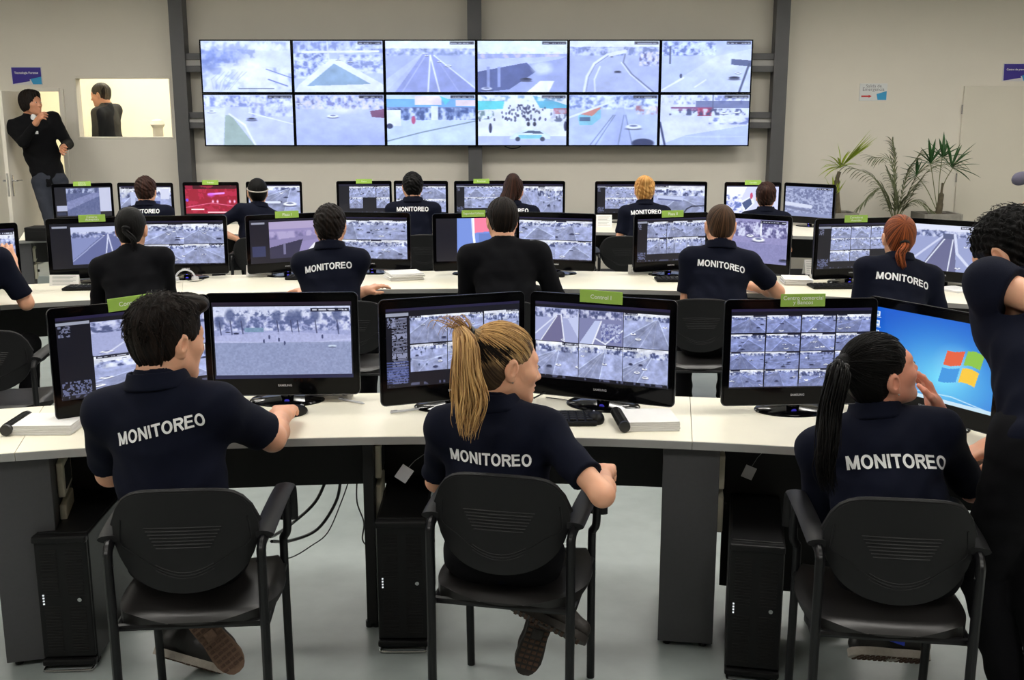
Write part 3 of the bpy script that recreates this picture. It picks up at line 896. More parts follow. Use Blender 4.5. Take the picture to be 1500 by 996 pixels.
desk(1, -3.72, -1.56, 'front row desk section cut off by the left edge of the picture', ped0=False)
desk(1, -1.56, 0.585, 'front row desk section shared by the man and the blond ponytail woman')
dk = desk(1, 0.585, 2.76, 'front row desk section at the right where the dark ponytail woman sits')
o = MB().box((0, 0, 0.40), (0.50, 0.014, 0.60), 0.002).build('cable_cover', M_blackboard, dk)
ax_, ay_, ah_ = arc(1, 0.93, 0.34)
o.location = (ax_ - dk.location.x, ay_ - dk.location.y, 0); o.rotation_euler = (0, 0, ah_)
desk(2, -3.9, -1.95, 'middle row desk section at the left with the black sweater person')
desk(2, -1.95, 0.02, 'middle row desk section with the loose white papers')
desk(2, 0.02, 1.99, 'middle row desk section right of the centre with the short haired man')
desk(2, 1.99, 3.95, 'middle row desk section at the right with the red ponytail woman')
desk(3, -4.22, -2.2, 'back row desk section at the left nearest the open door')
desk(3, -2.2, -0.25, 'back row desk section left of the centre under the video wall')
desk(3, -0.25, 1.5, 'back row desk section right of the centre under the video wall')
desk(3, 1.5, 3.25, 'back row desk section at the right nearest the potted plants', ped1=True)
tag(MB().box((-4.02, 9.14, DT + 0.06), (0.22, 0.2, 0.115), 0.006).box((-4.02, 9.036, DT + 0.06), (0.16, 0.006, 0.06), 0.002).build('equipment_box', M_case), 'small black equipment box on the left end of the back row desk', 'box')

# ------------------------------------------------------------------ MONITORS
MW, MH = 0.543, 0.378
ZB = 0.032


def rrect(w, h, r, cx=0, cy=0, n=5):
    o = []
    for sx, sy, a0 in ((1, 1, 0), (-1, 1, 90), (-1, -1, 180), (1, -1, 270)):
        for k in range(n + 1):
            a = math.radians(a0 + 90 * k / n)
            o.append((cx + sx * (w / 2 - r) + r * math.cos(a), cy + sy * (h / 2 - r) + r * math.sin(a)))
    return o


RX = Matrix.Rotation(PI / 2, 3, 'X')
_mon = {}


def mon_mesh(key, fn):
    if key not in _mon: _mon[key] = fn()
    return _mon[key]


def share(name, key, maker, m, parent, loc=(0, 0, 0), rot=(0, 0, 0)):
    if key in _mon:
        o = bpy.data.objects.new(name, _mon[key]); COL.objects.link(o); o.parent = parent
    else:
        o = maker(); o.name = name; _mon[key] = o.data; o.parent = parent
    o.location = loc; o.rotation_euler = rot
    return o


def mk_housing():
    mb = MB(); zc = ZB + MH / 2
    # prism along z then turned: local z -> -y
    mb.prism(rrect(MW - 0.02, MH - 0.02, 0.03, 0, zc), -0.035, 0.0, M=RX)
    mb.prism(rrect(MW - 0.14, MH - 0.12, 0.03, 0, zc), -0.055, -0.035, M=RX)
    return mb.build('housing', M_bezelmatte)


def mk_bezel():
    mb = MB(); zc = ZB + MH / 2
    mb.prism(rrect(MW, MH, 0.018, 0, zc), 0.0, 0.008, M=RX)
    mb.prism(rrect(MW - 0.012, MH - 0.012, 0.014, 0, zc), 0.008, 0.012, M=RX)
    # raised inner lip round the glass
    return mb.build('bezel', M_bezel)


def mk_rim():
    mb = MB(); zc = ZB + MH / 2
    mb.prism(rrect(MW + 0.005, MH + 0.005, 0.02, 0, zc - 0.001), 0.001, 0.005, M=RX)
    return mb.build('rim', M_clear)


def mk_neck():
    mb = MB()
    mb.tube([(0, 0.03, 0.008), (0, 0.03, 0.05), (0, 0.032, 0.12)], [0.026, 0.022, 0.022], 16, flat=(1, 0.8))
    return mb.build('neck', M_bezel, smooth=True)


def mk_base():
    mb = MB()
    mb.lathe([(0, 0.0), (1.0, 0.0), (1.0, 0.004), (0.96, 0.009), (0.6, 0.013), (0.2, 0.017), (0, 0.018)], 40, (0, 0.03, 0), sx=0.138, sy=0.098)
    return mb.build('base', M_bezel, smooth=True)


def monitor(pic, xL, YL, xR, YR, label, group, card=None, tilt=0.0, logo=True, gain=1.0, flipz=0):
    ZT = 0.745 + ZB + MH
    l = P(xL, 300, Y=YL); r = P(xR, 300, Y=YR)
    # image x depends weakly on height: solve with the true top height
    def X(px, Y):
        c, s = math.cos(PITCH), math.sin(PITCH)
        return (px - 750) / F_PX * (Y * c - (ZT - CAM_H) * s)
    a, bb = Vector((X(xL, YL), YL, 0)), Vector((X(xR, YR), YR, 0))
    mid = (a + bb) / 2; dv = bb - a
    rz = math.atan2(dv.y, dv.x)
    e = empty('computer_monitor', (mid.x, mid.y, DT), rz, label, 'monitor', group)
    share('housing', 'h', mk_housing, M_bezelmatte, e)
    share('bezel', 'b', mk_bezel, M_bezel, e)
    share('rim', 'r', mk_rim, M_clear, e)
    share('neck', 'n', mk_neck, M_bezel, e)
    share('base', 'ba', mk_base, M_bezel, e)
    share('power_light', 'led', lambda: MB().lathe([(0, 0), (0.010, 0), (0.008, 0.004), (0, 0.005)], 12).build('power_light', M_led), M_led, e, (0, 0.012, 0.034), (PI / 2, 0, 0))
    s = link('screen', screen_mesh(pic, 0.500, 0.283, gain), M_screen, e)
    s.location = (0, -0.0125, ZB + MH - 0.032 - 0.1415)
    if logo:
        share('lettering', 'sam', lambda: text_part('SAMSUNG', 0.05, M_silver, None, (0, 0, 0), embolden=0.02), M_silver, e, (0, -0.0126, ZB + 0.036), (PI / 2, 0, 0))
    if card is not None:
        w, hh = 0.158, 0.045
        cd = MB().box((0, 0, 0), (w, 0.004, hh), 0.001).build('name_card', M_tag, e)
        cd.location = (0.0, -0.016, ZB + MH - 0.002); cd.rotation_euler = (0, -tilt, 0)
        lines = card.split('\n')
        for i, t in enumerate(lines):
            wd = min(0.145, 0.0088 * len(t)) if len(lines) > 1 else min(0.145, 0.0085 * len(t))
            text_part(t, wd, M_white, cd, (0, -0.0026, 0.0 if len(lines) == 1 else (0.009 - 0.018 * i)), embolden=0.0)
    return e


def F(w, h, base, seed): return Pic(w, h, base, seed)


# front row ---------------------------------------------------------------
pa = pic_grid(200, 113, 1, 2, 11, x0=0.22, y0=0.09, x1=1.0, y1=0.93)
h_ = F(156, 47, (165, 172, 215), 5)
h_.clutter(0, 0.35, (60, 70, 110), (225, 230, 250), 14, 8).poly([(0.32, 1), (0.55, 0.15), (0.68, 0.15), (0.75, 1)], (118, 124, 165)).line([(0.1, 1), (0.55, 0.15)], 0.02, (215, 220, 245)).line([(0.33, 1), (0.57, 0.2)], 0.012, (230, 234, 250)).line([(0.74, 1), (0.7, 0.4), (0.68, 0.15)], 0.02, (220, 226, 250))
h_.car(0.12, 0.9, 0.13).car(0.77, 0.9, 0.08).car(0.85, 0.4, 0.05).rect(0.56, 0.05, 0.66, 0.22, (110, 116, 150)).grain(8, 60, 30); pa.paste(h_, 0.22, 0.09, 1, 0.5)
pb = F(220, 124, (10, 12, 26), 3)
q = F(216, 110, (158, 166, 212), 7)
q.rect(0, 0, 1, 0.14, (205, 212, 240)); q.clutter(0.03, 0.36, (92, 104, 150), (214, 220, 245), 30, 16, 0.95)
for xx in (0.04, 0.12, 0.2, 0.46, 0.56, 0.61, 0.74, 0.9): q.ell(xx, 0.17 + 0.05 * math.sin(xx * 40), 0.045, 0.12, (86, 98, 142), 0.85, 0.5); q.line([(xx, 0.2), (xx + 0.01, 0.4)], 0.008, (62, 68, 104), 0.9)
q.rect(0.22, 0.3, 0.36, 0.36, (120, 150, 180)).poly([(0, 0.42), (0.5, 0.36), (1, 0.42), (1, 0.55), (0, 0.52)], (178, 184, 226), 0.8).line([(0, 0.5), (0.3, 0.52), (0.7, 0.53), (1, 0.48)], 0.008, (200, 206, 240), 0.7)
q.mix((q.Y > 0.52), (138, 150, 186), 0.75).grain(14, 70, 40).ell(0.86, 0.58, 0.035, 0.02, (200, 215, 240)).ell(0.86, 0.6, 0.03, 0.015, (110, 120, 150)).car(0.1, 0.36, 0.04, False).car(0.16, 0.38, 0.05, False)
for xx, yy in ((0.4, 0.44), (0.36, 0.5), (0.47, 0.48), (0.51, 0.53), (0.79, 0.44)): q.ell(xx, yy, 0.008, 0.035, (70, 78, 120))
q.caption(0.71, 0.02, 0.99, 0.075); pb.paste(q, 0.01, 0.06, 0.99, 0.955); pb.rect(0, 0.955, 1, 1, (24, 28, 66)); pb.rect(0, 0, 1, 0.04, (30, 20, 40))
pc = pic_grid(220, 124, 3, 2, 21, x0=0.17, y0=0.10, x1=1.0, y1=0.82)
m_ = (pc.X < 0.15) & (pc.X > 0.04) & (pc.Y > 0.12) & (pc.Y < 0.8) & ((pc.Y * 60 % 1) < 0.6) & (pc.noise(110, 60, 1) > 0.3); pc.mix(m_, (170, 176, 210), 0.8)
m_ = (pc.X < 0.16) & (pc.Y > 0.66) & (pc.Y < 0.94) & ((pc.Y * 30 % 1) < 0.65); pc.mix(m_, (96, 110, 175), 0.7); pc.car(0.58, 0.37, 0.04, True, (190, 60, 90))
pd = pic_grid(220, 124, 3, 2, 35, x0=0.0, y0=0.07, x1=1.0, y1=0.955, side=False)
h_ = F(73, 55, (165, 172, 215), 5)
h_.clutter(0, 0.3, (60, 70, 110), (225, 230, 250), 14, 8).poly([(0.12, 1), (0.5, 0.2), (0.62, 0.2), (0.68, 1)], (112, 110, 150)).line([(-.1, 0.9), (0.5, 0.2)], 0.02, (220, 226, 250)).line([(0.12, 1), (0.5, 0.24)], 0.014, (236, 240, 252)).line([(0.68, 1), (0.6, 0.2)], 0.02, (230, 234, 252)).poly([(0.75, 0.3), (1, 0.2), (1, 0.85)], (196, 204, 240)).car(0.64, 0.92, 0.1)
pd.paste(h_, 0, 0.07, 0.33, 0.51)
h_ = F(73, 55, (128, 132, 175), 5)
h_.clutter(0, 0.25, (60, 70, 110), (225, 230, 250), 14, 8).poly([(0, 1), (0.35, 0.3), (0.48, 0.3), (0.3, 1)], (190, 200, 238)).line([(0.3, 1), (0.5, 0.3)], 0.02, (240, 243, 255)).line([(0.36, 0.8), (0.6, 0.95), (1, 0.5)], 0.02, (235, 240, 255)).clutter(0.35, 0.9, (70, 80, 150), (200, 210, 245), 26, 20, 0.7, 0.5, 0.95)
pd.paste(h_, 0.335, 0.07, 0.665, 0.51)
pe = pic_grid(220, 124, 4, 4, 47, x0=0.0, y0=0.08, x1=1.0, y1=0.99, side=False, tone=(140, 152, 205))
pf = F(200, 113, (30, 120, 215), 3)
t_ = np.clip(np.hypot(pf.X - 0.62, (pf.Y - 0.72) * 0.9) / 0.75, 0, 1)[..., None]
pf.a = (1 - t_) ** 1.3 * np.array([120, 225, 252.]) + (1 - (1 - t_) ** 1.3) * np.array([18, 92, 205.])
for i, yy in enumerate((0.04, 0.16, 0.28)): pf.rect(0.03, yy + 0.01, 0.075, yy + 0.075, (232, 240, 250)); pf.rect(0.045, yy + 0.025, 0.066, yy + 0.055, (120, 165, 225)); pf.rect(0.022, yy + 0.085, 0.085, yy + 0.097, (190, 215, 245))
wf = lambda x, y: (0.58 + x * 0.36, 0.31 + y * 0.42 + 0.035 * math.sin(x * 6.0 + 0.6) + x * 0.03)
def pane(x0, y0, x1, y1, c):
    o = [wf(x0 + (x1 - x0) * k / 8, y0) for k in range(9)] + [wf(x1 + (0.05 if 0 else 0), y0 + (y1 - y0) * k / 4) for k in range(5)] + [wf(x1 - (x1 - x0) * k / 8, y1) for k in range(9)] + [wf(x0, y1 - (y1 - y0) * k / 4) for k in range(5)]
    o = [(px - (py - 0.5) * 0.14, py) for px, py in o]
    pf.poly(o, c)
pf.ell(0.72, 0.52, 0.2, 0.28, (170, 235, 255), 0.5, 1.0)
pane(0.12, 0.04, 0.48, 0.46, (228, 96, 62)); pane(0.53, 0.04, 0.88, 0.46, (140, 196, 70)); pane(0.12, 0.54, 0.48, 0.96, (60, 150, 225)); pane(0.53, 0.54, 0.88, 0.96, (248, 200, 60))
pf.line([(0.35, 0.93), (0.7, 0.9), (1, 0.97)], 0.006, (225, 245, 255), 0.8); pf.rect(0, 0.96, 1, 1, (200, 228, 245))

G1, G2, G3 = 'monitors of the front row', 'monitors of the middle row', 'monitors of the back row'
monitor(pa, 72, 3.48, 300, 3.78, 'black monitor with lime card reading Control II, behind the front row man', G1, 'Control II', tilt=0.05)
monitor(pb, 302, 3.80, 522, 3.83, 'black monitor showing a wide park lawn, right of the front row man', G1, gain=1.0)
monitor(pc, 553, 3.65, 768, 3.85, 'black monitor of six camera views with a list column, behind the blond ponytail', G1)
monitor(pd, 777, 3.85, 994, 3.64, 'black monitor with lime card reading Control I', G1, 'Control I', tilt=-0.01)
monitor(pe, 1062, 3.66, 1285, 3.70, 'black monitor of sixteen small views with lime card reading Centro comercial y Bancos', G1, 'Centro comercial\ny Bancos')
monitor(pf, 1288, 3.72, 1461, 3.32, 'black monitor with blue desktop and four colour flag logo', G1)

# middle row --------------------------------------------------------------
def m2(seed, cols, rows, **k):
    return pic_grid(126, 71, cols, rows, seed, side=k.pop('side', False), **k)
q7 = F(126, 71, (10, 12, 26), 3)
h_ = F(100, 60, (135, 145, 195), 8)
h_.rect(0, 0, 1, 0.16, (200, 208, 240)).clutter(0.12, 0.3, (70, 80, 120), (215, 220, 245), 18, 10).poly([(-0.1, 1), (0.5, 0.2), (0.62, 0.2), (1.2, 1)], (92, 100, 150), 0.8)
for x in (0.5, 0.66): h_.line([(0.57, 0.22), (x, 1)], 0.016, (215, 220, 248))
h_.line([(0.5, 0.25), (0.0, 0.9)], 0.012, (170, 178, 220)).car(0.5, 0.24, 0.05).car(0.72, 0.3, 0.05); q7.paste(h_, 0.24, 0.08, 1, 0.92); q7.rect(0.02, 0.06, 0.2, 0.1, (190, 196, 215), 0.8)
q9 = F(126, 71, (16, 16, 34), 3); h_ = F(100, 60, (150, 140, 190), 9)
h_.rect(0, 0, 1, 0.2, (178, 165, 205)).clutter(0.25, 0.5, (110, 105, 150), (185, 175, 215), 8, 4).poly([(0, 0.5), (1, 0.38), (1, 0.48), (0, 0.7)], (140, 132, 178)).poly([(0, 0.7), (0.6, 0.5), (0.5, 1), (0, 1)], (52, 50, 78)).rect(0.24, 0.6, 0.28, 0.9, (120, 118, 155)).poly([(0.62, 0.92), (0.8, 0.62), (0.96, 0.62), (0.86, 0.92)], (240, 240, 250))
q9.paste(h_, 0.25, 0.06, 1, 0.9); q9.rect(0.02, 0.06, 0.2, 0.1, (190, 196, 215), 0.8).rect(0.02, 0.6, 0.2, 0.85, (58, 66, 110), 0.8)
q11 = F(126, 71, (14, 15, 28), 3)
h_ = F(80, 64, (110, 135, 205), 4)
h_.poly([(0.3, 0), (0.62, 0), (0.66, 0.3), (0.32, 0.34)], (235, 120, 150)).line([(0.29, 0), (0.3, 0.4), (0.36, 1)], 0.03, (235, 240, 250)).poly([(0.62, 0.1), (0.8, 0.02), (1, 0.3), (0.95, 0.55), (0.75, 0.5)], (245, 240, 250)).poly([(0.55, 0), (0.7, 0), (0.64, 0.1)], (255, 245, 250)).rect(0.4, 0.36, 1, 1, (82, 108, 170), 0.6).rect(0, 0.96, 1, 1, (60, 80, 130))
h_.a *= 1.05; q11.paste(h_, 0.28, 0.0, 1, 1)
q14 = F(126, 71, (150, 148, 198), 3)
q14.clutter(0.04, 0.42, (80, 80, 130), (220, 225, 250), 26, 14, 0.9).rect(0.62, 0.05, 0.64, 0.36, (235, 238, 250)).mix(q14.Y > 0.55, (128, 130, 180), 0.5).car(0.48, 0.38, 0.12).car(0.6, 0.46, 0.2).car(0.96, 0.9, 0.14, False).grain(10, 50, 30).caption(0.62, 0.02, 0.98, 0.08)
q16 = F(126, 71, (155, 165, 210), 6)
q16.rect(0, 0, 1, 0.13, (225, 230, 250)).clutter(0.1, 0.28, (70, 82, 125), (220, 226, 248), 20, 12).poly([(0.2, 1), (0.5, 0.2), (0.62, 0.2), (0.66, 1)], (105, 108, 148)).line([(0.0, 0.95), (0.5, 0.2)], 0.022, (210, 216, 245)).line([(0.22, 1), (0.52, 0.24)], 0.014, (230, 236, 252)).line([(0.56, 1), (0.6, 0.3)], 0.014, (230, 236, 252)).line([(0.8, 0.85), (0.66, 0.6), (0.62, 0.2)], 0.03, (215, 222, 248)).rect(0.48, 0.18, 0.6, 0.3, (90, 98, 135)).car(0.68, 0.92, 0.08).car(0.76, 0.45, 0.06).caption(0.68, 0.01, 0.99, 0.07)
Y2 = lambda x: arc(2, x, 0.36)[1]
monitor(q7, 66, 6.66, 201, 6.86, 'black monitor with lime card and highway picture, left end of the middle row', G2, 'Cámaras\nAutopista')
monitor(m2(61, 2, 2, x0=0.0, x1=1.0, y1=0.98), 203, 6.87, 332, 6.94, 'black four view monitor right of the person in black sweater', G2)
monitor(q9, 356, 6.90, 480, 7.17, 'black monitor showing a mauve overpass, left of the middle row man in printed shirt', G2, 'Plaza I')
monitor(m2(64, 2, 2, x0=0.0, x1=1.0, y1=0.98), 482, 7.19, 603, 7.12, 'black four view monitor right of the middle row man in printed shirt', G2)
monitor(q11, 632, 7.04, 753, 7.16, 'black monitor with pink and blue picture at the centre of the middle row', G2, 'Seguridad Urbana', gain=1.15)
monitor(m2(69, 2, 2, x0=0.0, x1=1.0, y1=0.98), 756, 7.20, 874, 7.04, 'black four view monitor beside the broad man in plain black sweater', G2)
monitor(m2(72, 3, 2, x0=0.14, x1=1.0, y1=0.82, side=True), 921, 6.98, 1045, 7.18, 'black monitor with lime card reading Plaza II', G2, 'Plaza II')
monitor(q14, 1047, 7.19, 1163, 6.84, 'black monitor showing a parked white saloon, right of the short haired man', G2)
monitor(m2(75, 3, 3, x0=0.17, x1=1.0, y1=0.84, side=True, skip=((2, 2),)), 1185, 6.66, 1318, 6.80, 'black monitor of small views with lime card, left of the red ponytail', G2, 'Corredores\nAvenidas')
monitor(q16, 1321, 6.80, 1458, 6.42, 'black monitor showing a wide railway cutting at the right end of the middle row', G2)
monitor(m2(78, 2, 1, x0=0.0, x1=1.0, y1=0.9), -116, 6.19, 15, 6.42, 'black monitor cut by the left picture edge beside the raised hand', G2)

# back row ----------------------------------------------------------------
def m3(seed, cols, rows, **k):
    return pic_grid(88, 50, cols, rows, seed, side=k.pop('side', False), **k)
r17 = F(88, 50, (14, 16, 30), 3)
h_ = F(60, 46, (95, 105, 150), 4); h_.poly([(0, 0.5), (1, 0.1), (1, 0.3), (0, 0.8)], (130, 138, 185)).clutter(0, 0.2, (60, 70, 110), (200, 210, 240), 10, 6).grain(14, 20, 14)
r17.paste(h_, 0.2, 0.05, 0.8, 0.96); r17.rect(0.8, 0.05, 1, 0.85, (200, 205, 232)).rect(0.02, 0.62, 0.2, 0.8, (180, 186, 215)).rect(0.02, 0.84, 0.18, 0.95, (40, 48, 80))
r19 = F(88, 50, (150, 22, 48), 3)
r19.rect(0, 0, 1, 0.12, (60, 10, 25)).mix(r19.noise(8, 5) > 0.55, (190, 40, 80), 0.6).line([(0.45, 0.3), (0.75, 0.26)], 0.03, (225, 150, 255)).ell(0.5, 0.32, 0.1, 0.1, (205, 90, 235), 0.8, 0.8).rect(0.1, 0.8, 0.35, 0.85, (255, 230, 235)).rect(0.42, 0.9, 0.98, 0.94, (250, 200, 210))
for x in (0.53, 0.62, 0.86, 0.95): r19.ell(x, 0.55, 0.03, 0.08, (255, 200, 240), 1, 0.8)
r19.line([(0, 0.75), (0.5, 0.6), (1, 0.72)], 0.012, (220, 110, 150)).rect(0, 0.96, 1, 1, (20, 10, 20)).ell(0.03, 0.5, 0.03, 0.06, (120, 80, 220))
r20 = m3(84, 1, 1, x0=0, x1=1, y0=0.03, y1=0.98); r20.line([(0.05, 0.6), (0.6, 0.6)], 0.04, (225, 235, 255)).car(0.8, 0.66, 0.3)
r26 = m3(91, 1, 1, x0=0, x1=1, y0=0.03, y1=0.98); r26.line([(0.1, 0.45), (0.55, 0.5)], 0.07, (200, 210, 245)).line([(0.1, 0.5), (0.55, 0.56)], 0.02, (90, 100, 150)).line([(0.6, 1), (0.66, 0.84), (0.76, 0.74), (1, 0.72)], 0.02, (30, 34, 60))
r27 = F(88, 50, (205, 210, 250), 6); r27.poly([(0, 0), (0.4, 0), (0.3, 0.4), (0, 0.5)], (235, 238, 255)).poly([(0.25, 0.55), (0.5, 0.35), (0.55, 0.6), (0.35, 0.95)], (230, 234, 250)).poly([(0.3, 0.6), (0.46, 0.42), (0.5, 0.62), (0.38, 0.85)], (70, 86, 130)).clutter(0.3, 1, (90, 110, 180), (240, 244, 255), 10, 8, 0.9, 0, 0.3).ell(0.48, 0.35, 0.03, 0.12, (190, 70, 110)).rect(0, 0, 1, 0.04, (30, 24, 50))
r28 = F(88, 50, (140, 150, 192), 6); r28.clutter(0.05, 0.9, (95, 104, 148), (195, 204, 236), 26, 18, 0.7).line([(0.0, 0.58), (0.55, 0.66)], 0.06, (215, 222, 246)).line([(0, 0.7), (0.5, 0.8)], 0.04, (118, 126, 165)).caption(0.66, 0.02, 0.98, 0.09)
r18 = m3(82, 1, 1, x0=0, x1=1, y0=0.04, y1=0.98); r18.rect(0.8, 0.1, 0.97, 0.45, (215, 220, 245)).rect(0.62, 0.5, 0.78, 0.9, (70, 84, 140)).rect(0.2, 0.2, 0.3, 0.7, (190, 200, 235))
monitor(r17, 79, 10.24, 160, 10.44, 'black monitor with lime card at the left end of the back row', G3, 'Cámaras\nSectores', logo=False)
monitor(r18, 164, 10.46, 261, 10.44, 'black monitor behind the back row man at the left, street with white building', G3, logo=False)
monitor(r19, 262, 10.54, 355, 10.56, 'black monitor showing red night traffic with purple lights', G3, 'Tránsito', logo=False, gain=1.2)
monitor(r20, 359, 10.62, 443, 10.66, 'black monitor behind the turned person, right of the red screen', G3, logo=False)
monitor(m3(86, 3, 2, x0=0.2, x1=1, y1=0.85, skip=((1, 1),)), 492, 10.72, 574, 10.78, 'black monitor with five dark views and lime card, back row', G3, 'Centro', logo=False)
monitor(m3(87, 2, 2, x0=0.0, x1=1, y1=0.98), 575, 10.80, 658, 10.76, 'black monitor behind the back row man with full printed shirt word', G3, logo=False)
monitor(m3(88, 2, 2, x0=0.16, x1=1, y1=0.85, side=True), 664, 10.76, 746, 10.80, 'black monitor with lime card left of the long brown ponytail', G3, 'Estaciones', logo=False)
monitor(m3(89, 2, 1, x0=0.0, x1=1, y1=0.98), 747, 10.80, 829, 10.74, 'black monitor behind and right of the long brown ponytail', G3, logo=False)
monitor(m3(90, 2, 2, x0=0.16, x1=1, y1=0.85, side=True), 870, 10.70, 953, 10.74, 'black monitor left of the blond bun', G3, logo=False)
monitor(r26, 954, 10.74, 1037, 10.62, 'black monitor showing a white coach, right of the blond bun', G3, logo=False)
monitor(r27, 1058, 10.56, 1148, 10.52, 'black monitor with lime card behind the back row person at the right', G3, 'Corralón', logo=False, gain=1.15)
monitor(r28, 1150, 10.50, 1225, 10.12, 'black monitor at the right end of the back row beside the palm', G3, logo=False)

# ------------------------------------------------------------------ CHAIRS
def make_chair(name='visitor_chair'):
    e = empty(name)
    R = 0.013
    # seat pad
    n = 24
    def seat_pt(u, v, top):
        x = u * 0.225 * (1 - 0.05 * v * v)
        y = v * 0.215
        k = max(abs(u), abs(v))
        z = 0.445 + (0.026 if top else -0.018) * (1 - max(0, (k - 0.8) / 0.2) ** 2 * 0.9) - 0.012 * (1 - u * u) * (1 if top else 0) - 0.035 * max(0, v - 0.6) ** 1.5
        return (x, y, z)
    sq = lambda u, v: (u * math.sqrt(1 - v * v * 0.28), v * math.sqrt(1 - u * u * 0.28))
    pts, fs = [], []
    for s_ in (1, 0):
        for j in range(n + 1):
            for i in range(n + 1):
                u, v = sq(-1 + 2 * i / n, -1 + 2 * j / n)
                pts.append(seat_pt(u, v, s_))
    N = (n + 1) ** 2
    for s_ in (0, 1):
        for j in range(n):
            for i in range(n):
                a = s_ * N + j * (n + 1) + i
                fs.append((a, a + 1, a + n + 2, a + n + 1) if s_ == 0 else (a, a + n + 1, a + n + 2, a + 1))
    rim = [(i, 0) for i in range(n)] + [(n, j) for j in range(n)] + [(n - i, n) for i in range(n)] + [(0, n - j) for j in range(n)]
    for k in range(len(rim)):
        a, b_ = rim[k], rim[(k + 1) % len(rim)]
        ia, ib = a[1] * (n + 1) + a[0], b_[1] * (n + 1) + b_[0]
        fs.append((ia, ia + N, ib + N, ib))
    MB().poly(pts, fs).build('seat', M_vinyl, e, smooth=True)
    # shell back, arched top and curved shield bottom
    def bp(u, t, side):
        x = u * 0.190
        a = abs(u)
        zt = 0.826 - 0.022 * u * u - 0.085 * a ** 7
        zb = 0.540 + 0.060 * u * u + 0.045 * a ** 5 + 0.03 * a ** 12
        z = zb + (zt - zb) * t
        y = -0.235 + 0.055 * u * u - 0.16 * (z - 0.6) * 0.33 + (0.010 if side else -0.010)
        return (x, y, z)
    nu, nt_ = 26, 22
    pts, fs = [], []
    for s_ in (0, 1):
        for j in range(nt_ + 1):
            for i in range(nu + 1):
                pts.append(bp(-1 + 2 * i / nu, j / nt_, s_))
    N = (nu + 1) * (nt_ + 1)
    for s_ in (0, 1):
        for j in range(nt_):
            for i in range(nu):
                a = s_ * N + j * (nu + 1) + i
                q_ = (a, a + 1, a + nu + 2, a + nu + 1)
                fs.append(q_ if s_ == 0 else q_[::-1])
    rim = [(i, 0) for i in range(nu)] + [(nu, j) for j in range(nt_)] + [(nu - i, nt_) for i in range(nu)] + [(0, nt_ - j) for j in range(nt_)]
    for k in range(len(rim)):
        a, b_ = rim[k], rim[(k + 1) % len(rim)]
        ia, ib = a[1] * (nu + 1) + a[0], b_[1] * (nu + 1) + b_[0]
        fs.append((ia, ia + N, ib + N, ib))
    mb = MB().poly(pts, fs)
    # moulded groove line and ribs on the rear face
    def rear(x, z, lift=0.0):
        return (x, -0.235 + 0.055 * (x / 0.190) ** 2 - 0.053 * (z - 0.6) - 0.010 - lift, z)
    for k in range(7):
        z = 0.724 - k * 0.0095
        mb.tube([rear(x, z + 0.004 * (1 - (x / 0.09) ** 2)) for x in [(-1 + 2 * i / 10) * (0.10 - 0.005 * k) for i in range(11)]], 0.0026, 5)
    for k in range(3):
        mb.tube([rear(x, 0.622 - 0.008 * k - 0.022 * (1 - (x / 0.075) ** 2)) for x in [(-1 + 2 * i / 10) * 0.075 for i in range(11)]], 0.0018, 5)
    gl = [(-0.165, 0.74), (-0.17, 0.69), (-0.165, 0.665), (-0.12, 0.642), (-0.06, 0.605), (0, 0.588), (0.06, 0.605), (0.12, 0.642), (0.165, 0.665), (0.17, 0.69), (0.165, 0.74)]
    mb.tube([rear(p.x, p.y) for p in spline([(x, z, 0) for x, z in gl], 4)], 0.0028, 5)
    mb.build('backrest', M_plas, e, smooth=True)
    # top edge highlight bead
    MB().tube([(lambda q: (q[0], q[1] + 0.01, q[2]))(bp(-1 + 2 * i / 20, 1.0, 0)) for i in range(21)], 0.0085, 8).build('back_rim', M_plas, e, smooth=True)
    for sx in (-1, 1):
        X = sx * 0.199
        pts = [(X, -0.225, 0.0), (X, -0.225, 0.40), (X, -0.228, 0.62), (X, -0.222, 0.655), (X * 1.01, -0.19, 0.668), (X * 1.04, -0.08, 0.668), (X * 1.07, 0.06, 0.672), (X * 1.08, 0.15, 0.668), (X * 1.08, 0.185, 0.64), (X * 1.08, 0.19, 0.56), (X * 1.06, 0.195, 0.53), (X * 1.02, 0.2, 0.515), (X * 1.0, 0.205, 0.48), (X, 0.215, 0.2), (X, 0.225, 0.0)]
        half = spline(pts[:6], 6); hf = spline(pts[5:], 6)
        MB().tube(half, R, 10, flat=(1.0, 1.25)).build('leg', M_tube, e, smooth=True)
        MB().tube(hf, R, 10, flat=(1.0, 1.0)).build('leg', M_tube, e, smooth=True)
        pad = spline([(X * 1.01, -0.20, 0.682), (X * 1.03, -0.13, 0.688), (X * 1.05, -0.02, 0.692), (X * 1.08, 0.12, 0.692), (X * 1.085, 0.19, 0.68), (X * 1.085, 0.212, 0.64), (X * 1.085, 0.217, 0.565)], 6)
        MB().tube(pad, 0.017, 12, flat=(1.75, 0.65)).build('armrest', M_plas, e, smooth=True)
    MB().tube([(-0.199, -0.19, 0.425), (0.199, -0.19, 0.425)], 0.011, 8).tube([(-0.199, 0.19, 0.42), (0.199, 0.19, 0.42)], 0.011, 8).tube([(-0.199, -0.225, 0.425), (-0.199, 0.205, 0.42)], 0.010, 8).tube([(0.199, -0.225, 0.425), (0.199, 0.205, 0.42)], 0.010, 8).tube([(-0.199, -0.228, 0.62), (-0.19, -0.222, 0.62)], 0.010, 8).tube([(0.199, -0.228, 0.62), (0.19, -0.222, 0.62)], 0.010, 8).build('seat_frame', M_tube, e, smooth=True)
    return e


chair0 = make_chair()
ck = list(chair0.children)
_used = []


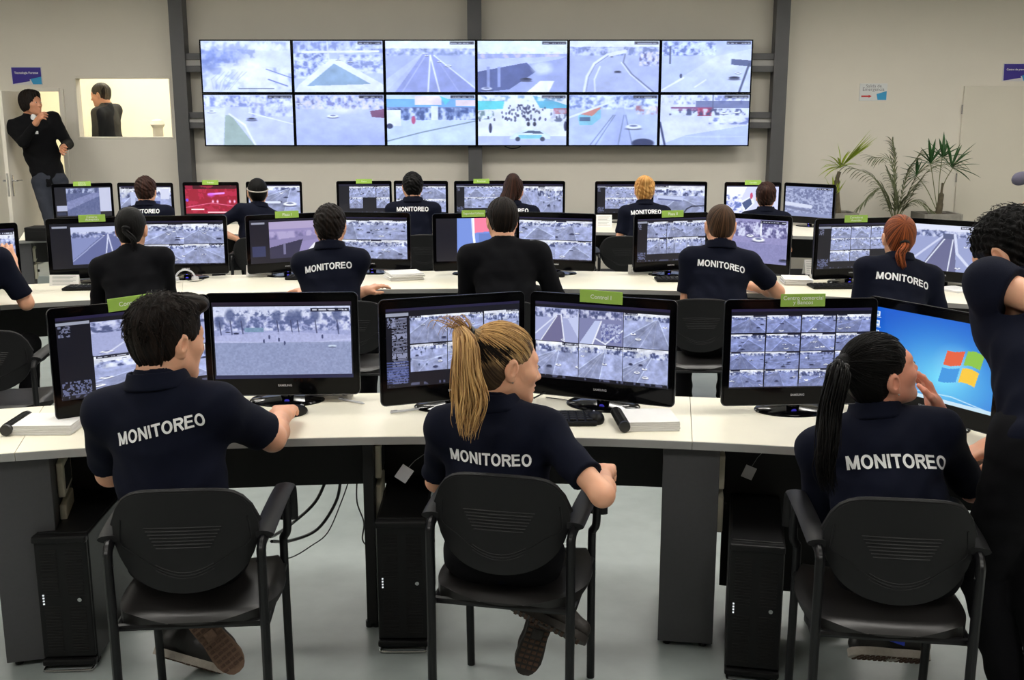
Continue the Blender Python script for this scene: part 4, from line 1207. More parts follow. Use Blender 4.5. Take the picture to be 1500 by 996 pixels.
def chair(x, y, deg, label):
    if not _used:
        c = chair0
    else:
        c = chair0.copy(); COL.objects.link(c)
        for ch in ck:
            k = ch.copy(); COL.objects.link(k); k.parent = c
    _used.append(1)
    c.location = (x, y, 0); c.rotation_euler = (0, 0, math.radians(deg))
    return tag(c, label, 'chair', 'black visitor chairs with armrests')


def chair_px(px, py, deg, label):
    p = P(px, py, z=0.85)
    a = math.radians(deg)
    # backrest top centre sits 0.275 behind the origin
    return chair(p.x - math.sin(a) * 0.272, p.y + math.cos(a) * 0.272, deg, label)


chair_px(258, 712, 5, 'black visitor chair under the front row man, left of three')
chair_px(726, 690, -12, 'black visitor chair under the blond ponytail woman')
chair_px(1332, 726, -8, 'black visitor chair under the dark ponytail woman at the right')

# ------------------------------------------------------------------ COMPUTER TOWERS
def make_tower():
    e = empty('computer_tower')
    W_, H_, D_ = 0.172, 0.455, 0.46
    MB().box((0, D_ / 2, H_ / 2 + 0.012), (W_, D_, H_ - 0.012), 0.005).box((0, D_ / 2 - 0.01, H_ + 0.004), (W_ - 0.012, D_ - 0.04, 0.012), 0.003).build('case', M_case, e)
    dr = MB().box((0, -0.006, H_ / 2 + 0.014), (W_ - 0.006, 0.016, H_ - 0.05), 0.004).box((0, -0.012, H_ - 0.004), (W_, 0.03, 0.024), 0.006).box((0, -0.012, 0.024), (W_, 0.03, 0.022), 0.006).build('front_door', M_case, e)
    for cx in (-0.04, 0.04):
        for z0 in (0.06, 0.255):
            v = MB()
            for k in range(17):
                v.box((cx, -0.0145, z0 + k * 0.0098), (0.052, 0.003, 0.0048), 0.001, seg=1)
            v.build('vent_grille', M_slot, dr)
    lk = MB().tube([(0.05, -0.022, 0.243), (0.05, -0.012, 0.243)], 0.007, 12).build('lock', M_chrome, dr)
    ld = MB()
    for k in range(4): ld.box((-0.066, -0.0155, 0.228 + k * 0.010), (0.005, 0.003, 0.0045))
    ld.build('status_lights', mat('pale_led', (0.5, 0.5, 0.5), 0.4, emit=(0.8, 0.85, 0.9), strength=0.8, noise=0.01), dr)
    MB().tube(spline([(-0.078, -0.005, 0.006), (-0.076, -0.036, 0.006), (-0.06, -0.042, 0.006), (0.06, -0.042, 0.006), (0.076, -0.036, 0.006), (0.078, -0.005, 0.006)], 5), 0.004, 8).build('foot_bar', M_chrome, e, smooth=True)
    MB().box((0, D_ - 0.03, 0.006), (W_ - 0.01, 0.03, 0.012), 0.003).box((0, 0.03, 0.006), (W_ - 0.01, 0.03, 0.012), 0.003).build('feet', M_case, e)
    return e


tw = make_tower()
def tower_copy(o, loc, rz, label):
    c = o.copy(); COL.objects.link(c); c.location = loc; c.rotation_euler = (0, 0, rz); c['label'] = label
    for ch in list(o.children):
        k = ch.copy(); COL.objects.link(k); k.parent = c
        for g_ in list(ch.children):
            q_ = g_.copy(); COL.objects.link(q_); q_.parent = k
    return c
tag(tw, 'black computer tower on the floor left of the front row man', 'computer', 'computer towers under the front row')
p = P(592, 948, z=0); tower_copy(tw, (p.x, p.y, 0), 0.02, 'black computer tower under the middle of the front desk, left of the blond woman')
p = P(1100, 992, z=0); tower_copy(tw, (p.x, p.y, 0), -0.20, 'black computer tower right of the wide grey pedestal')
p = P(106, 975, z=0); tw.location = (p.x, p.y, 0); tw.rotation_euler = (0, 0, 0.06)

# ------------------------------------------------------------------ CABLES
def cable(name, pts, r, label, m=None, group=None):
    return tag(MB().tube(spline(pts, 6), r, 7).build(name, m or M_cable, smooth=True), label, 'cable', group)

cable('cable', [P(480, 698, Y=3.85), P(462, 735, Y=3.8), P(430, 765, Y=3.75), P(404, 783, Y=3.6), P(395, 786, Y=3.5)], 0.006, 'black cable sagging steeply from under the desk behind the first chair')
cable('cable', [P(500, 698, Y=3.85), P(492, 735, Y=3.85), P(465, 775, Y=3.8), P(425, 792, Y=3.7), P(398, 793, Y=3.5)], 0.006, 'thick black cable in a deep curve behind the first chair')
cable('cable', [P(513, 698, Y=3.85), P(500, 735, Y=3.85), P(480, 780, Y=3.85), P(455, 800, Y=3.8), P(430, 815, Y=3.75), P(404, 822, Y=3.6)], 0.0025, 'thin wavy cable behind the first chair')
cable('cable', [P(523, 698, Y=3.85), P(523, 735, Y=3.85), P(533, 765, Y=3.85), P(531, 790, Y=3.83), P(540, 802, Y=3.82)], 0.003, 'thin cable hanging beside the desk leg panel')
cable('power_cable', [P(1145, 885, Y=3.8), P(1185, 870, Y=3.8), P(1225, 868, Y=3.75), P(1242, 895, Y=3.7), P(1225, 922, Y=3.68), P(1190, 925, Y=3.68), P(1160, 905, Y=3.72)], 0.007, 'looped black power cable on the floor behind the right chair')
cable('power_cable', [P(1150, 870, Y=3.9), P(1185, 880, Y=3.82), P(1228, 885, Y=3.8), P(1238, 905, Y=3.72), P(1215, 928, Y=3.7), P(1175, 930, Y=3.7)], 0.006, 'second looped black cable behind the right chair legs')
cable('cable', [P(1140, 880, Y=3.9), P(1170, 862, Y=3.9), P(1200, 885, Y=3.85), P(1230, 868, Y=3.85)], 0.004, 'thin tangled cable above the floor coil at the right')
cable('monitor_cable', [P(782, 583, Y=3.78), P(800, 575, Y=3.82), P(830, 570, Y=3.86), P(850, 562, Y=3.86)], 0.003, 'pair of thin black cables behind the blond woman on the desk')
tag(MB().box((0, 0, 0.03), (0.12, 0.07, 0.06), 0.006).build('power_brick', M_case), 'dark power brick on the floor behind the right chair', 'power supply').location = P(1205, 915, z=0.0)
pb_ = MB().box((0, 0, 0.02), (0.16, 0.06, 0.04), 0.005).build('power_strip', mat('grey_plastic', srgb(96, 94, 88), 0.5, noise=0.05), None)
for k in range(3): MB().lathe([(0, 0.0), (0.014, 0.0), (0.014, 0.003), (0, 0.003)], 14, (-0.05 + 0.05 * k, 0, 0.039)).build('socket', M_slot, pb_)
tag(pb_, 'grey power strip on the floor behind the first chair', 'power strip'); pb_.location = P(232, 905, z=0); pb_.rotation_euler = (0, 0, 0.3)

# ------------------------------------------------------------------ THINGS ON THE DESKS
M_comb = mat('black_comb_binding', (0.01, 0.01, 0.011), 0.3, noise=0.03)
def binder(px, py, rz, label, w=0.25, d=0.16, side=-1):
    p = P(px, py, z=DT)
    e = empty('bound_report', (p.x, p.y, DT), rz, label, 'report', 'comb bound reports')
    mb = MB()
    for k in range(5):
        mb.box((0.002 * (k % 2), 0.001 * k, 0.004 + 0.0065 * k), (w, d, 0.006), 0.001, rot=(0, 0, 0.006 * (k % 3 - 1)))
    mb.build('pages', M_paper, e)
    cb = MB().tube([(side * (w / 2 + 0.008), -d / 2 - 0.01, 0.021), (side * (w / 2 + 0.008), d / 2 + 0.01, 0.021)], 0.019, 16)
    c_ = cb.build('comb_binding', M_comb, e, smooth=True)
    rr = MB()
    for k in range(18):
        y = -d / 2 + d * (k + 0.5) / 18
        rr.tube([(side * (w / 2 + 0.008) + 0.0195 * math.cos(a), y, 0.021 + 0.0195 * math.sin(a)) for a in [PI * i / 6 for i in range(7)]], 0.0018, 4)
    rr.build('rings', M_bezelmatte, c_)
    return e
binder(73, 628, 0.03, 'white comb bound report on the front desk left of the man', 0.20, 0.16)
binder(950, 622, 0.06, 'white comb bound report on the front desk beside the mouse', 0.18, 0.17)

def mouse(px, py, rz, label, Z=DT):
    p = P(px, py, z=Z)
    pts = []
    mb = MB()
    mb.lathe([(0, 0.0), (0.9, 0.0), (1.0, 0.25), (0.95, 0.55), (0.75, 0.85), (0.4, 1.0), (0, 1.05)], 24, (0, 0, 0), sx=0.031, sy=0.052)
    for v in mb.bm.verts: v.co.z *= 0.034 * (1 - 0.25 * v.co.y / 0.052)
    o = mb.build('computer_mouse', M_bezelmatte, None, smooth=True)
    o.location = p; o.rotation_euler = (0, 0, rz)
    tag(o, label, 'mouse', 'computer mice')
    MB().tube([(0, 0.022, 0.0265), (0, 0.03, 0.0275), (0, 0.038, 0.0235)], 0.004, 8).build('scroll_wheel', M_silver, o)
    return o
mouse(872, 617, 0.1, 'black mouse on the front desk between the blond woman and the report')
cable('mouse_cable', [P(868, 606, z=DT + .006), P(858, 598, z=DT + .003), P(850, 592, z=DT + .003), P(830, 586, z=DT + .003), P(800, 582, z=DT + .003)], 0.0018, 'thin cable running from the front desk mouse')
mouse(821, 405, 0, 'black mouse in the middle row right of the broad man')
mouse(434, 607, -0.5, 'black mouse under the hand of the front row man')

def keyboard(px, py, rz, label, Z=DT, w=0.44, d=0.15):
    p = P(px, py, z=Z)
    e = empty('keyboard', (p.x, p.y, Z), rz, label, 'keyboard', 'black keyboards')
    MB().box((0, 0, 0.009), (w, d, 0.016), 0.005).build('body', M_bezelmatte, e)
    mb = MB()
    for r_ in range(5):
        for c_ in range(15):
            mb.box((-w / 2 + 0.022 + c_ * (w - 0.04) / 14.3, -d / 2 + 0.024 + r_ * 0.024, 0.0195), (0.022, 0.018, 0.006), 0.0015, seg=1)
    mb.build('keys', M_case, e)
    return e
keyboard(1010, 411, 0.0, 'black keyboard on the middle desk left of the short haired man')
keyboard(1238, 421, 0.03, 'black keyboard on the middle desk left of the red ponytail woman')
keyboard(150, 423, 0.05, 'black keyboard on the middle desk left of the black sweater person')
keyboard(470, 408, 0.0, 'black keyboard half hidden by the middle row man in printed shirt')
keyboard(780, 616, 0.0, 'black keyboard on the front desk hidden behind the blond woman')

def card(px, py, w, h, rz, label, Y=None, tilt=0.25, Z=DT):
    p = P(px, py, z=Z)
    p.z = Z + 0.0005
    e = empty('paper_card', (p.x, p.y, Z), rz, label, 'card', 'folded paper cards on the desks')
    MB().box((0, 0.0, 0), (w, 0.002, h)).build('front_leaf', M_paper, e)
    o = e.children[0]; o.location = (0, math.sin(tilt) * h / 2, math.cos(tilt) * h / 2); o.rotation_euler = (-tilt, 0, 0)
    o2 = MB().box((0, 0.0, 0), (w, 0.002, h)).build('rear_leaf', M_paper, e)
    o2.location = (0, 1.5 * math.sin(tilt) * h + 0.002, math.cos(tilt) * h / 2); o2.rotation_euler = (tilt, 0, 0)
    mb = MB()
    for k in range(7):
        mb.box((-w * 0.05 * (k % 3), -0.0015, h * (0.38 - 0.12 * k)), (w * (0.8 - 0.1 * (k % 3)), 0.0008, h * 0.022))
    mb.build('printed_lines', M_ink, o)
    return e
card(481, 585, 0.175, 0.085, 0.0, 'white printed card standing beside the park lawn monitor on the front desk')
card(94, 419, 0.18, 0.07, 0.05, 'white card standing at the left of the middle desk')
card(379, 405, 0.165, 0.075, 0.0, 'white card standing left of the man in printed shirt, middle row')
card(938, 402, 0.16, 0.065, 0.0, 'white card standing under the Plaza II monitor, middle row')
card(1205, 409, 0.16, 0.06, -0.05, 'white card standing left of the last pair of middle row monitors')
card(885, 333, 0.15, 0.12, 0.0, 'white card standing left of the blond bun on the back desk')
card(1190, 402, 0.1, 0.1, 0.2, 'small grey white card leaning behind the paper stack, middle row', Z=DT)

def stack(px, py, w, d, n, rz, label, seed, Z=DT):
    r = random.Random(seed)
    p = P(px, py, z=Z)
    mb = MB()
    for k in range(n):
        mb.box((r.uniform(-.006, .006), r.uniform(-.006, .006), 0.003 + 0.0055 * k), (w, d, 0.005), 0.0008, rot=(0, 0, r.uniform(-0.05, 0.05)), seg=1)
    o = mb.build('paper_stack', M_paper, None)
    o.location = p; o.rotation_euler = (0, 0, rz)
    return tag(o, label, 'papers', 'stacks of paper on the middle desk')
stack(592, 408, 0.22, 0.2, 8, 0.35, 'loose stack of white papers right of the man in printed shirt', 1)
stack(1166, 415, 0.17, 0.2, 7, -0.1, 'tidy stack of white papers right of the short haired man', 2)
stack(1400, 425, 0.17, 0.18, 2, 0.5, 'thin white sheets at the right end of the middle desk', 3)

def pen(px0, py0, px1, py1, label, Z=DT + 0.005):
    a, b_ = P(px0, py0, z=Z), P(px1, py1, z=Z)
    c = (a + b_) / 2
    mb = MB().tube([a - c, a - c + (b_ - a) * 0.9, b_ - c], [0.004, 0.004, 0.001], 8)
    o = mb.build('pen', M_silver, None, smooth=True); o.location = c
    MB().tube([(a - c) * 0.99 + Vector((0, 0, 0.005)), (a - c) * 0.6 + Vector((0, 0, 0.005))], 0.0012, 6).build('clip', M_chrome, o)
    tag(o, label, 'pen', 'pens on the front desk')
pen(497, 584, 534, 591, 'silver pen on the front desk near the printed card')
pen(572, 604, 620, 598, 'thin pale pen on the front desk left of the blond ponytail')

# headset and crumpled tissue in the middle row
e = empty('headset', P(272, 414, z=DT), 0.3, 'pale headset lying right of the black sweater person', 'headset')
MB().tube([(0.06 * math.cos(a), 0.02, 0.02 + 0.06 * math.sin(a)) for a in [PI * i / 12 for i in range(13)]], 0.006, 8).build('headband', M_silver, e, smooth=True)
for sx in (-1, 1): MB().lathe([(0, -0.01), (0.022, -0.01), (0.024, 0.0), (0.018, 0.012), (0, 0.012)], 16, (sx * 0.06, 0.02, 0.024)).build('ear_cup', M_silver, e, smooth=True)
cable('headset_cable', [P(285, 405, z=DT + .004), P(300, 408, z=DT + .004), P(285, 412, z=DT + .004), P(270, 409, z=DT + .004)], 0.002, 'thin black cable looped on the middle desk near the headset')

# small tag hanging under the desks, tower cables
e = MB().box((0, 0, 0), (0.045, 0.003, 0.055), 0.001).build('cable_tag', M_signw, None)
MB().tube([(0, 0, 0.027), (0.005, 0.002, 0.06), (0.02, 0.004, 0.10)], 0.0012, 5).build('string', M_cablew, e)
e.location = P(592, 694, Y=3.5); e.rotation_euler = (0, 0.6, 0); tag(e, 'small white tag hanging under the desk left of the blond woman', 'tag')
e = MB().box((0, 0, 0), (0.04, 0.003, 0.045), 0.001).build('cable_tag', M_signw, None)
MB().tube([(0, 0, 0.022), (0.005, 0.002, 0.06), (0.02, 0.004, 0.10)], 0.0012, 5).build('string', M_cablew, e)
e.location = P(1097, 692, Y=3.5); e.rotation_euler = (0, 0.4, 0); tag(e, 'small grey tag hanging under the desk above the right tower', 'tag')

# ------------------------------------------------------------------ PLANTS
M_leafA = mat('yellow_green_leaf', srgb(150, 168, 44), 0.5, noise=0.15, nscale=12)
M_leafB = mat('dull_green_leaf', srgb(86, 92, 62), 0.55, noise=0.2, nscale=12)
M_leafC = mat('deep_green_leaf', srgb(42, 84, 38), 0.5, noise=0.2, nscale=12)
M_stem = mat('fibrous_stem', srgb(84, 76, 58), 0.8, noise=0.25, nscale=30, bump=0.3)
M_stemg = mat('green_stem', srgb(112, 118, 78), 0.6, noise=0.15)


def leaf(mb, a, d, L, w, droop=0.3, up=Vector((0, 0, 1)), n=7):
    """thin folded blade from a along d"""
    d = Vector(d).normalized()
    s = d.cross(up)
    if s.length < 1e-3: s = Vector((1, 0, 0))
    s.normalize()
    pts = []
    p = Vector(a); dirv = d.copy()
    for i in range(n + 1):
        t = i / n
        ww = w * math.sin(PI * min(1, 0.08 + t * 0.95)) ** 0.8 if t < 1 else 0.0005
        nn = s.cross(dirv).normalized()
        pts.append((p - s * ww + nn * ww * 0.35, p.copy(), p + s * ww + nn * ww * 0.35))
        dirv = (dirv + Vector((0, 0, -droop / n))).normalized()
        p = p + dirv * L / n
    off = Vector((0, 0, -0.0012))
    top = [mb.bm.verts.new(q) for tr in pts for q in tr]
    bot = [mb.bm.verts.new(q + off) for tr in pts for q in tr]
    for i in range(n):
        for k in (0, 1):
            a0 = i * 3 + k
            mb.bm.faces.new((top[a0], top[a0 + 1], top[a0 + 4], top[a0 + 3]))
            mb.bm.faces.new((bot[a0 + 3], bot[a0 + 4], bot[a0 + 1], bot[a0]))
        mb.bm.faces.new((top[i * 3], top[i * 3 + 3], bot[i * 3 + 3], bot[i * 3]))
        mb.bm.faces.new((top[i * 3 + 2], bot[i * 3 + 2], bot[i * 3 + 5], top[i * 3 + 5]))


def planter(px, Y, w, h, label):
    x = P(px, 310, Y=Y).x
    e = empty('potted_palm', (x, Y, 0), 0, label, 'plant', 'potted palms by the wall')
    mb = MB()
    t = 0.03
    mb.box((0, 0, 0.02), (w, w, 0.04), 0.004)
    for sx, sy, dx, dy in ((1, 0, t, w), (-1, 0, t, w), (0, 1, w - 2 * t, t), (0, -1, w - 2 * t, t)):
        mb.box((sx * (w / 2 - t / 2), sy * (w / 2 - t / 2), h / 2), (dx, dy, h), 0.004)
    mb.build('planter', M_conc, e)
    sl = MB().box((0, 0, h - 0.05), (w - 2 * t, w - 2 * t, 0.06), 0.004).build('soil', M_soil, e)
    return e


rnd = random.Random(12)
# tall one at the left with a raised yellow green fan
e = planter(1226, 11.3, 0.36, 0.80, 'potted palm with a raised yellow green fan frond behind the last monitor')
MB().tube(spline([(0.02, 0, 0.78), (-0.01, 0, 0.95), (-0.02, 0, 1.12), (0.0, 0, 1.22)], 5), [0.03] * 11 + [0.02] * 5, 8).build('trunk', M_stem, e, smooth=True)
mb = MB()
for k in range(14):
    a = Vector((0.02, 0, 1.27)); ang = math.radians(48 + rnd.uniform(-8, 12))
    leaf(mb, a, (math.cos(ang), rnd.uniform(-0.15, 0.15), math.sin(ang)), rnd.uniform(0.32, 0.50), 0.014, 0.12)
for k in range(14):
    ang = math.radians(40 + 140 * k / 13); leaf(mb, Vector((0.01, 0, 1.26)), (math.cos(ang), rnd.uniform(-0.5, 0.3), math.sin(ang) * 0.8), rnd.uniform(0.16, 0.30), 0.013, 0.9)
for k in range(12):
    ang = math.radians(70 + 50 * k / 11); leaf(mb, Vector((-0.03, 0, 0.92)), (math.cos(ang), rnd.uniform(-0.3, 0.3), math.sin(ang)), rnd.uniform(0.16, 0.28), 0.014, 0.2)
mb.build('fronds', M_leafA, e)
# feathery one in the middle
e = planter(1312, 11.35, 0.36, 0.62, 'feathery dull green palm between the two fan palms')
st = MB(); lf = MB()
for (x1, z1, x2, z2) in ((-0.62, 1.30, -0.28, 1.15), (-0.34, 1.38, -0.12, 1.3), (-0.05, 1.52, -0.02, 1.3), (0.36, 1.36, 0.16, 1.2), (0.62, 1.32, 0.3, 1.22), (-0.42, 0.86, -0.2, 1.05), (0.40, 0.78, 0.18, 0.92), (0.16, 1.42, 0.06, 1.2), (-0.16, 1.2, -0.06, 1.0), (0.22, 1.1, 0.1, 0.95)):
    yy = rnd.uniform(-0.2, 0.12)
    path = spline([(0, 0, 0.58), (x2 * 0.25, yy * 0.3, 0.8), (x2, yy * 0.7, z2), (x1, yy, z1)], 9)
    st.tube(path, [0.006 - 0.004 * i / len(path) for i in range(len(path))], 6)
    for i in range(9, len(path), 1):
        t = (path[min(i, len(path) - 1)] - path[i - 1]).normalized()
        for sg in (-1, 1):
            dd = t * 0.75 + Vector((sg * 0.35 * abs(t.z), sg * 0.5, -0.2 * rnd.random() + 0.25 * sg * abs(t.x)))
            leaf(lf, path[i], dd, rnd.uniform(0.11, 0.20), 0.0062, 0.7, n=4)
st.build('stems', M_stemg, e, smooth=True); lf.build('fronds', M_leafB, e)
# deep green fan palm
e = planter(1372, 11.35, 0.40, 0.79, 'deep green fan palm in a concrete planter near the right door')
MB().tube(spline([(0.02, 0, 0.77), (0.03, 0, 0.9), (0.035, 0, 1.0), (0.04, 0, 1.1)], 5), [0.035] * 5 + [0.028] * 5 + [0.012] * 6, 9).build('trunk', M_stem, e, smooth=True)
st = MB(); lf = MB()
for (hx, hz, n_, L0, a0, a1) in ((-0.10, 1.30, 11, 0.28, 10, 170), (-0.24, 1.18, 9, 0.2, 60, 230), (0.12, 1.26, 12, 0.32, -20, 120), (0.02, 1.36, 9, 0.24, 20, 160)):
    st.tube(spline([(0.01, 0, 0.79), ((hx) * 0.5, 0.02, (0.8 + hz) / 2 + 0.05), (hx, rnd.uniform(-0.05, 0.05), hz)], 6), 0.0045, 6)
    for k in range(n_):
        ang = math.radians(a0 + (a1 - a0) * k / (n_ - 1)); leaf(lf, Vector((hx, 0, hz)), (math.cos(ang), rnd.uniform(-0.5, 0.5), math.sin(ang)), L0 * rnd.uniform(0.8, 1.15), 0.017, 0.35)
st.build('stems', M_stemg, e, smooth=True); lf.build('fronds', M_leafC, e)

# ------------------------------------------------------------------ SIGNED DISTANCE MODELLER (for bodies, clothes and hair)
def V3(*a): return np.array(a, dtype=float)


class SDF:
    def __init__(s):
        s.p = []

    def _add(s, lo, hi, f, op, k):
        s.p.append((np.minimum(lo, hi), np.maximum(lo, hi), f, op, k))
        return s

    def cone(s, a, b, ra, rb, k=0.02, op='u', side=None, fl=1.0):
        """tapering capsule; side: direction along which the section is scaled by fl"""
        a, b = np.array(a, float), np.array(b, float)
        ab = b - a; L = ab @ ab + 1e-12
        m = max(ra, rb) * max(1, fl)
        sd = None if side is None else np.array(side, float) / np.linalg.norm(side)

        def f(X):
            pa = X - a
            t = np.clip((pa @ ab) / L, 0, 1)
            q = pa - t[..., None] * ab
            if sd is not None:
                c = q @ sd
                q = q + (c * (1 / fl - 1))[..., None] * sd
            return np.sqrt((q ** 2).sum(-1)) - (ra + (rb - ra) * t)
        return s._add(np.minimum(a, b) - m, np.maximum(a, b) + m, f, op, k)

    def ell(s, c, r, R=None, k=0.02, op='u'):
        c, r = np.array(c, float), np.array(r, float)
        R = np.eye(3) if R is None else np.array(R, float)
        m = r.max()

        def f(X):
            q = (X - c) @ R
            k0 = np.sqrt(((q / r) ** 2).sum(-1)); k1 = np.sqrt(((q / r ** 2) ** 2).sum(-1)) + 1e-9
            return k0 * (k0 - 1) / k1
        return s._add(c - m, c + m, f, op, k)

    def box(s, c, h, R=None, r=0.01, k=0.01, op='u'):
        c, h = np.array(c, float), np.array(h, float) - r
        R = np.eye(3) if R is None else np.array(R, float)
        m = np.linalg.norm(h) + r

        def f(X):
            q = np.abs((X - c) @ R) - h
            return np.sqrt((np.maximum(q, 0) ** 2).sum(-1)) + np.minimum(q.max(-1), 0) - r
        return s._add(c - m, c + m, f, op, k)

    def plane(s, p, n, k=0.004):
        """cut away everything on the side n points to"""
        p, n = np.array(p, float), np.array(n, float) / np.linalg.norm(n)
        return s._add(V3(-9, -9, -9), V3(9, 9, 9), lambda X: (X - p) @ n, 'i', k)

    def cut_local(s, p, n, rad, k=0.004):
        """plane cut limited to a ball (sleeve hems)"""
        p, n = np.array(p, float), np.array(n, float) / np.linalg.norm(n)

        def f(X):
            return np.maximum(-((X - p) @ n), np.sqrt(((X - p) ** 2).sum(-1)) - rad)
        return s._add(p - rad, p + rad, f, 's', k)

    def warp(s, fn):
        s.p.append((None, None, fn, 'w', 0))
        return s

    def mesh(s, name, h):
        U = [p for p in s.p if p[3] == 'u']
        lo = np.min([p[0] for p in U], 0) - 3 * h - 0.01
        hi = np.max([p[1] for p in U], 0) + 3 * h + 0.01
        n = np.ceil((hi - lo) / h).astype(int) + 1
        Fd = np.full(n, 1.0, np.float32)
        for (a, b, f, op, k) in s.p:
            if op == 'w':
                ids = np.argwhere(np.abs(Fd) < 0.03)
                X = lo + ids * h
                Fd[tuple(ids.T)] += f(X)
                continue
            pad = k + 2 * h
            i0 = np.clip(np.floor((a - pad - lo) / h).astype(int), 0, n - 1)
            i1 = np.clip(np.ceil((b + pad - lo) / h).astype(int) + 1, 1, n)
            if (i1 <= i0).any(): continue
            sl = tuple(slice(x, y) for x, y in zip(i0, i1))
            g = np.stack(np.meshgrid(*[lo[d] + h * np.arange(i0[d], i1[d]) for d in range(3)], indexing='ij'), -1)
            d = f(g).astype(np.float32)
            cur = Fd[sl]
            if op == 'u':
                hh = np.maximum(k - np.abs(d - cur), 0) / k
                Fd[sl] = np.minimum(d, cur) - hh * hh * k * 0.25
            elif op == 's':
                d = -d
                hh = np.maximum(k - np.abs(d - cur), 0) / k
                Fd[sl] = np.maximum(d, cur) + hh * hh * k * 0.25
            else:
                hh = np.maximum(k - np.abs(d - cur), 0) / k
                Fd[sl] = np.maximum(d, cur) + hh * hh * k * 0.25
        # closed border
        Fd[0] = Fd[-1] = 1; Fd[:, 0] = Fd[:, -1] = 1; Fd[:, :, 0] = Fd[:, :, -1] = 1
        return np_mesh(name, *nets(Fd, lo, h))


def nets(Fd, lo, h):
    S = Fd < 0
    c = np.zeros(np.array(S.shape) - 1, np.int8)
    offs = [(i, j, k) for i in (0, 1) for j in (0, 1) for k in (0, 1)]
    nx, ny, nz = c.shape
    for o in offs: c += S[o[0]:o[0] + nx, o[1]:o[1] + ny, o[2]:o[2] + nz]
    cells = np.argwhere((c > 0) & (c < 8))
    idx = np.full(c.shape, -1, np.int64); idx[tuple(cells.T)] = np.arange(len(cells))
    val = {o: Fd[cells[:, 0] + o[0], cells[:, 1] + o[1], cells[:, 2] + o[2]] for o in offs}
    acc = np.zeros((len(cells), 3)); cnt = np.zeros(len(cells))
    for o in offs:
        for d in range(3):
            if o[d]: continue
            o2 = tuple(o[i] + (i == d) for i in range(3))
            a, b = val[o], val[o2]
            m = (a < 0) != (b < 0)
            t = np.where(m, a / np.where(m, a - b, 1), 0)
            pt = np.array(o, float) + np.zeros((len(cells), 3)); pt[:, d] += t
            acc += pt * m[:, None]; cnt += m
    V = lo + (cells + acc / cnt[:, None]) * h
    Q = []
    for d in range(3):
        u, v = (d + 1) % 3, (d + 2) % 3
        sa = [slice(None)] * 3; sb = [slice(None)] * 3
        sa[d] = slice(0, -1); sb[d] = slice(1, None)
        A, B = S[tuple(sa)], S[tuple(sb)]
        e = np.argwhere(A != B)
        e = e[(e[:, u] > 0) & (e[:, v] > 0) & (e[:, u] < c.shape[u]) & (e[:, v] < c.shape[v])]
        ins = A[tuple(e.T)]
        def g(du, dv):
            q = e.copy(); q[:, u] -= du; q[:, v] -= dv
            return idx[tuple(q.T)]
        q = np.stack([g(1, 1), g(0, 1), g(0, 0), g(1, 0)], -1)
        q[~ins] = q[~ins][:, ::-1]
        Q.append(q)
    F_ = np.concatenate(Q); F_ = F_[(F_ >= 0).all(1)]
    return V, F_


# ------------------------------------------------------------------ PEOPLE MATERIALS
def cloth_mat(name, col, rough=0.92, bump=0.25, scale=900, sheen=0.12):
    return mat(name, col, rough, noise=0.06, nscale=30, bump=bump, bscale=scale, sheen=0.0, spec=0.18)


M_polo = cloth_mat('navy_polo_cloth', srgb(9, 13, 30))
M_sweater = cloth_mat('black_sweater_cloth', srgb(6, 6, 11))
M_jacket = cloth_mat('black_jacket_cloth', srgb(9, 9, 12))
M_greyjacket = cloth_mat('charcoal_jacket_cloth', srgb(26, 28, 33))
M_trouser = cloth_mat('dark_trouser_cloth', srgb(7, 7, 11))
M_jeans = cloth_mat('grey_denim', srgb(50, 53, 62), bump=0.4, scale=500)
M_tee = cloth_mat('white_tee_cloth', srgb(225, 225, 225))
M_greysleeve = cloth_mat('grey_sleeve_cloth', srgb(95, 92, 108))
M_shoe = mat('black_shoe', (0.012, 0.011, 0.011), 0.5, noise=0.1, bump=0.2, bscale=80)
M_boot = mat('brown_black_boot', (0.022, 0.017, 0.014), 0.6, noise=0.25, nscale=60, bump=0.4, bscale=60)
M_sole = mat('gum_sole', srgb(112, 88, 72), 0.8, noise=0.15, nscale=60, bump=0.6, bscale=120)
M_solew = mat('pale_sole', srgb(168, 160, 150), 0.7, noise=0.08, nscale=60, bump=0.4, bscale=120)
M_tread = mat('worn_tread', srgb(84, 62, 50), 0.85, noise=0.2, nscale=80, bump=0.4, bscale=150)
M_blue = mat('blue_shoe_stripe', srgb(30, 60, 190), 0.6, noise=0.03)
M_eye = mat('eye_white', srgb(225, 220, 215), 0.2, noise=0.01)
M_iris = mat('dark_iris', srgb(40, 28, 20), 0.15, noise=0.01)
M_teal = mat('teal_hair_tie', srgb(40, 150, 150), 0.7, noise=0.1)
M_lip = mat('lip', srgb(176, 98, 90), 0.45, noise=0.05)


def skin_mat(name, col):
    return mat(name, col, 0.5, noise=0.05, nscale=25, bump=0.08, bscale=400, sss=0.12)


SK = {'light': skin_mat('light_skin', srgb(226, 168, 136)), 'tan': skin_mat('tan_skin', srgb(196, 136, 104)), 'pink': skin_mat('pink_skin', srgb(226, 154, 128))}


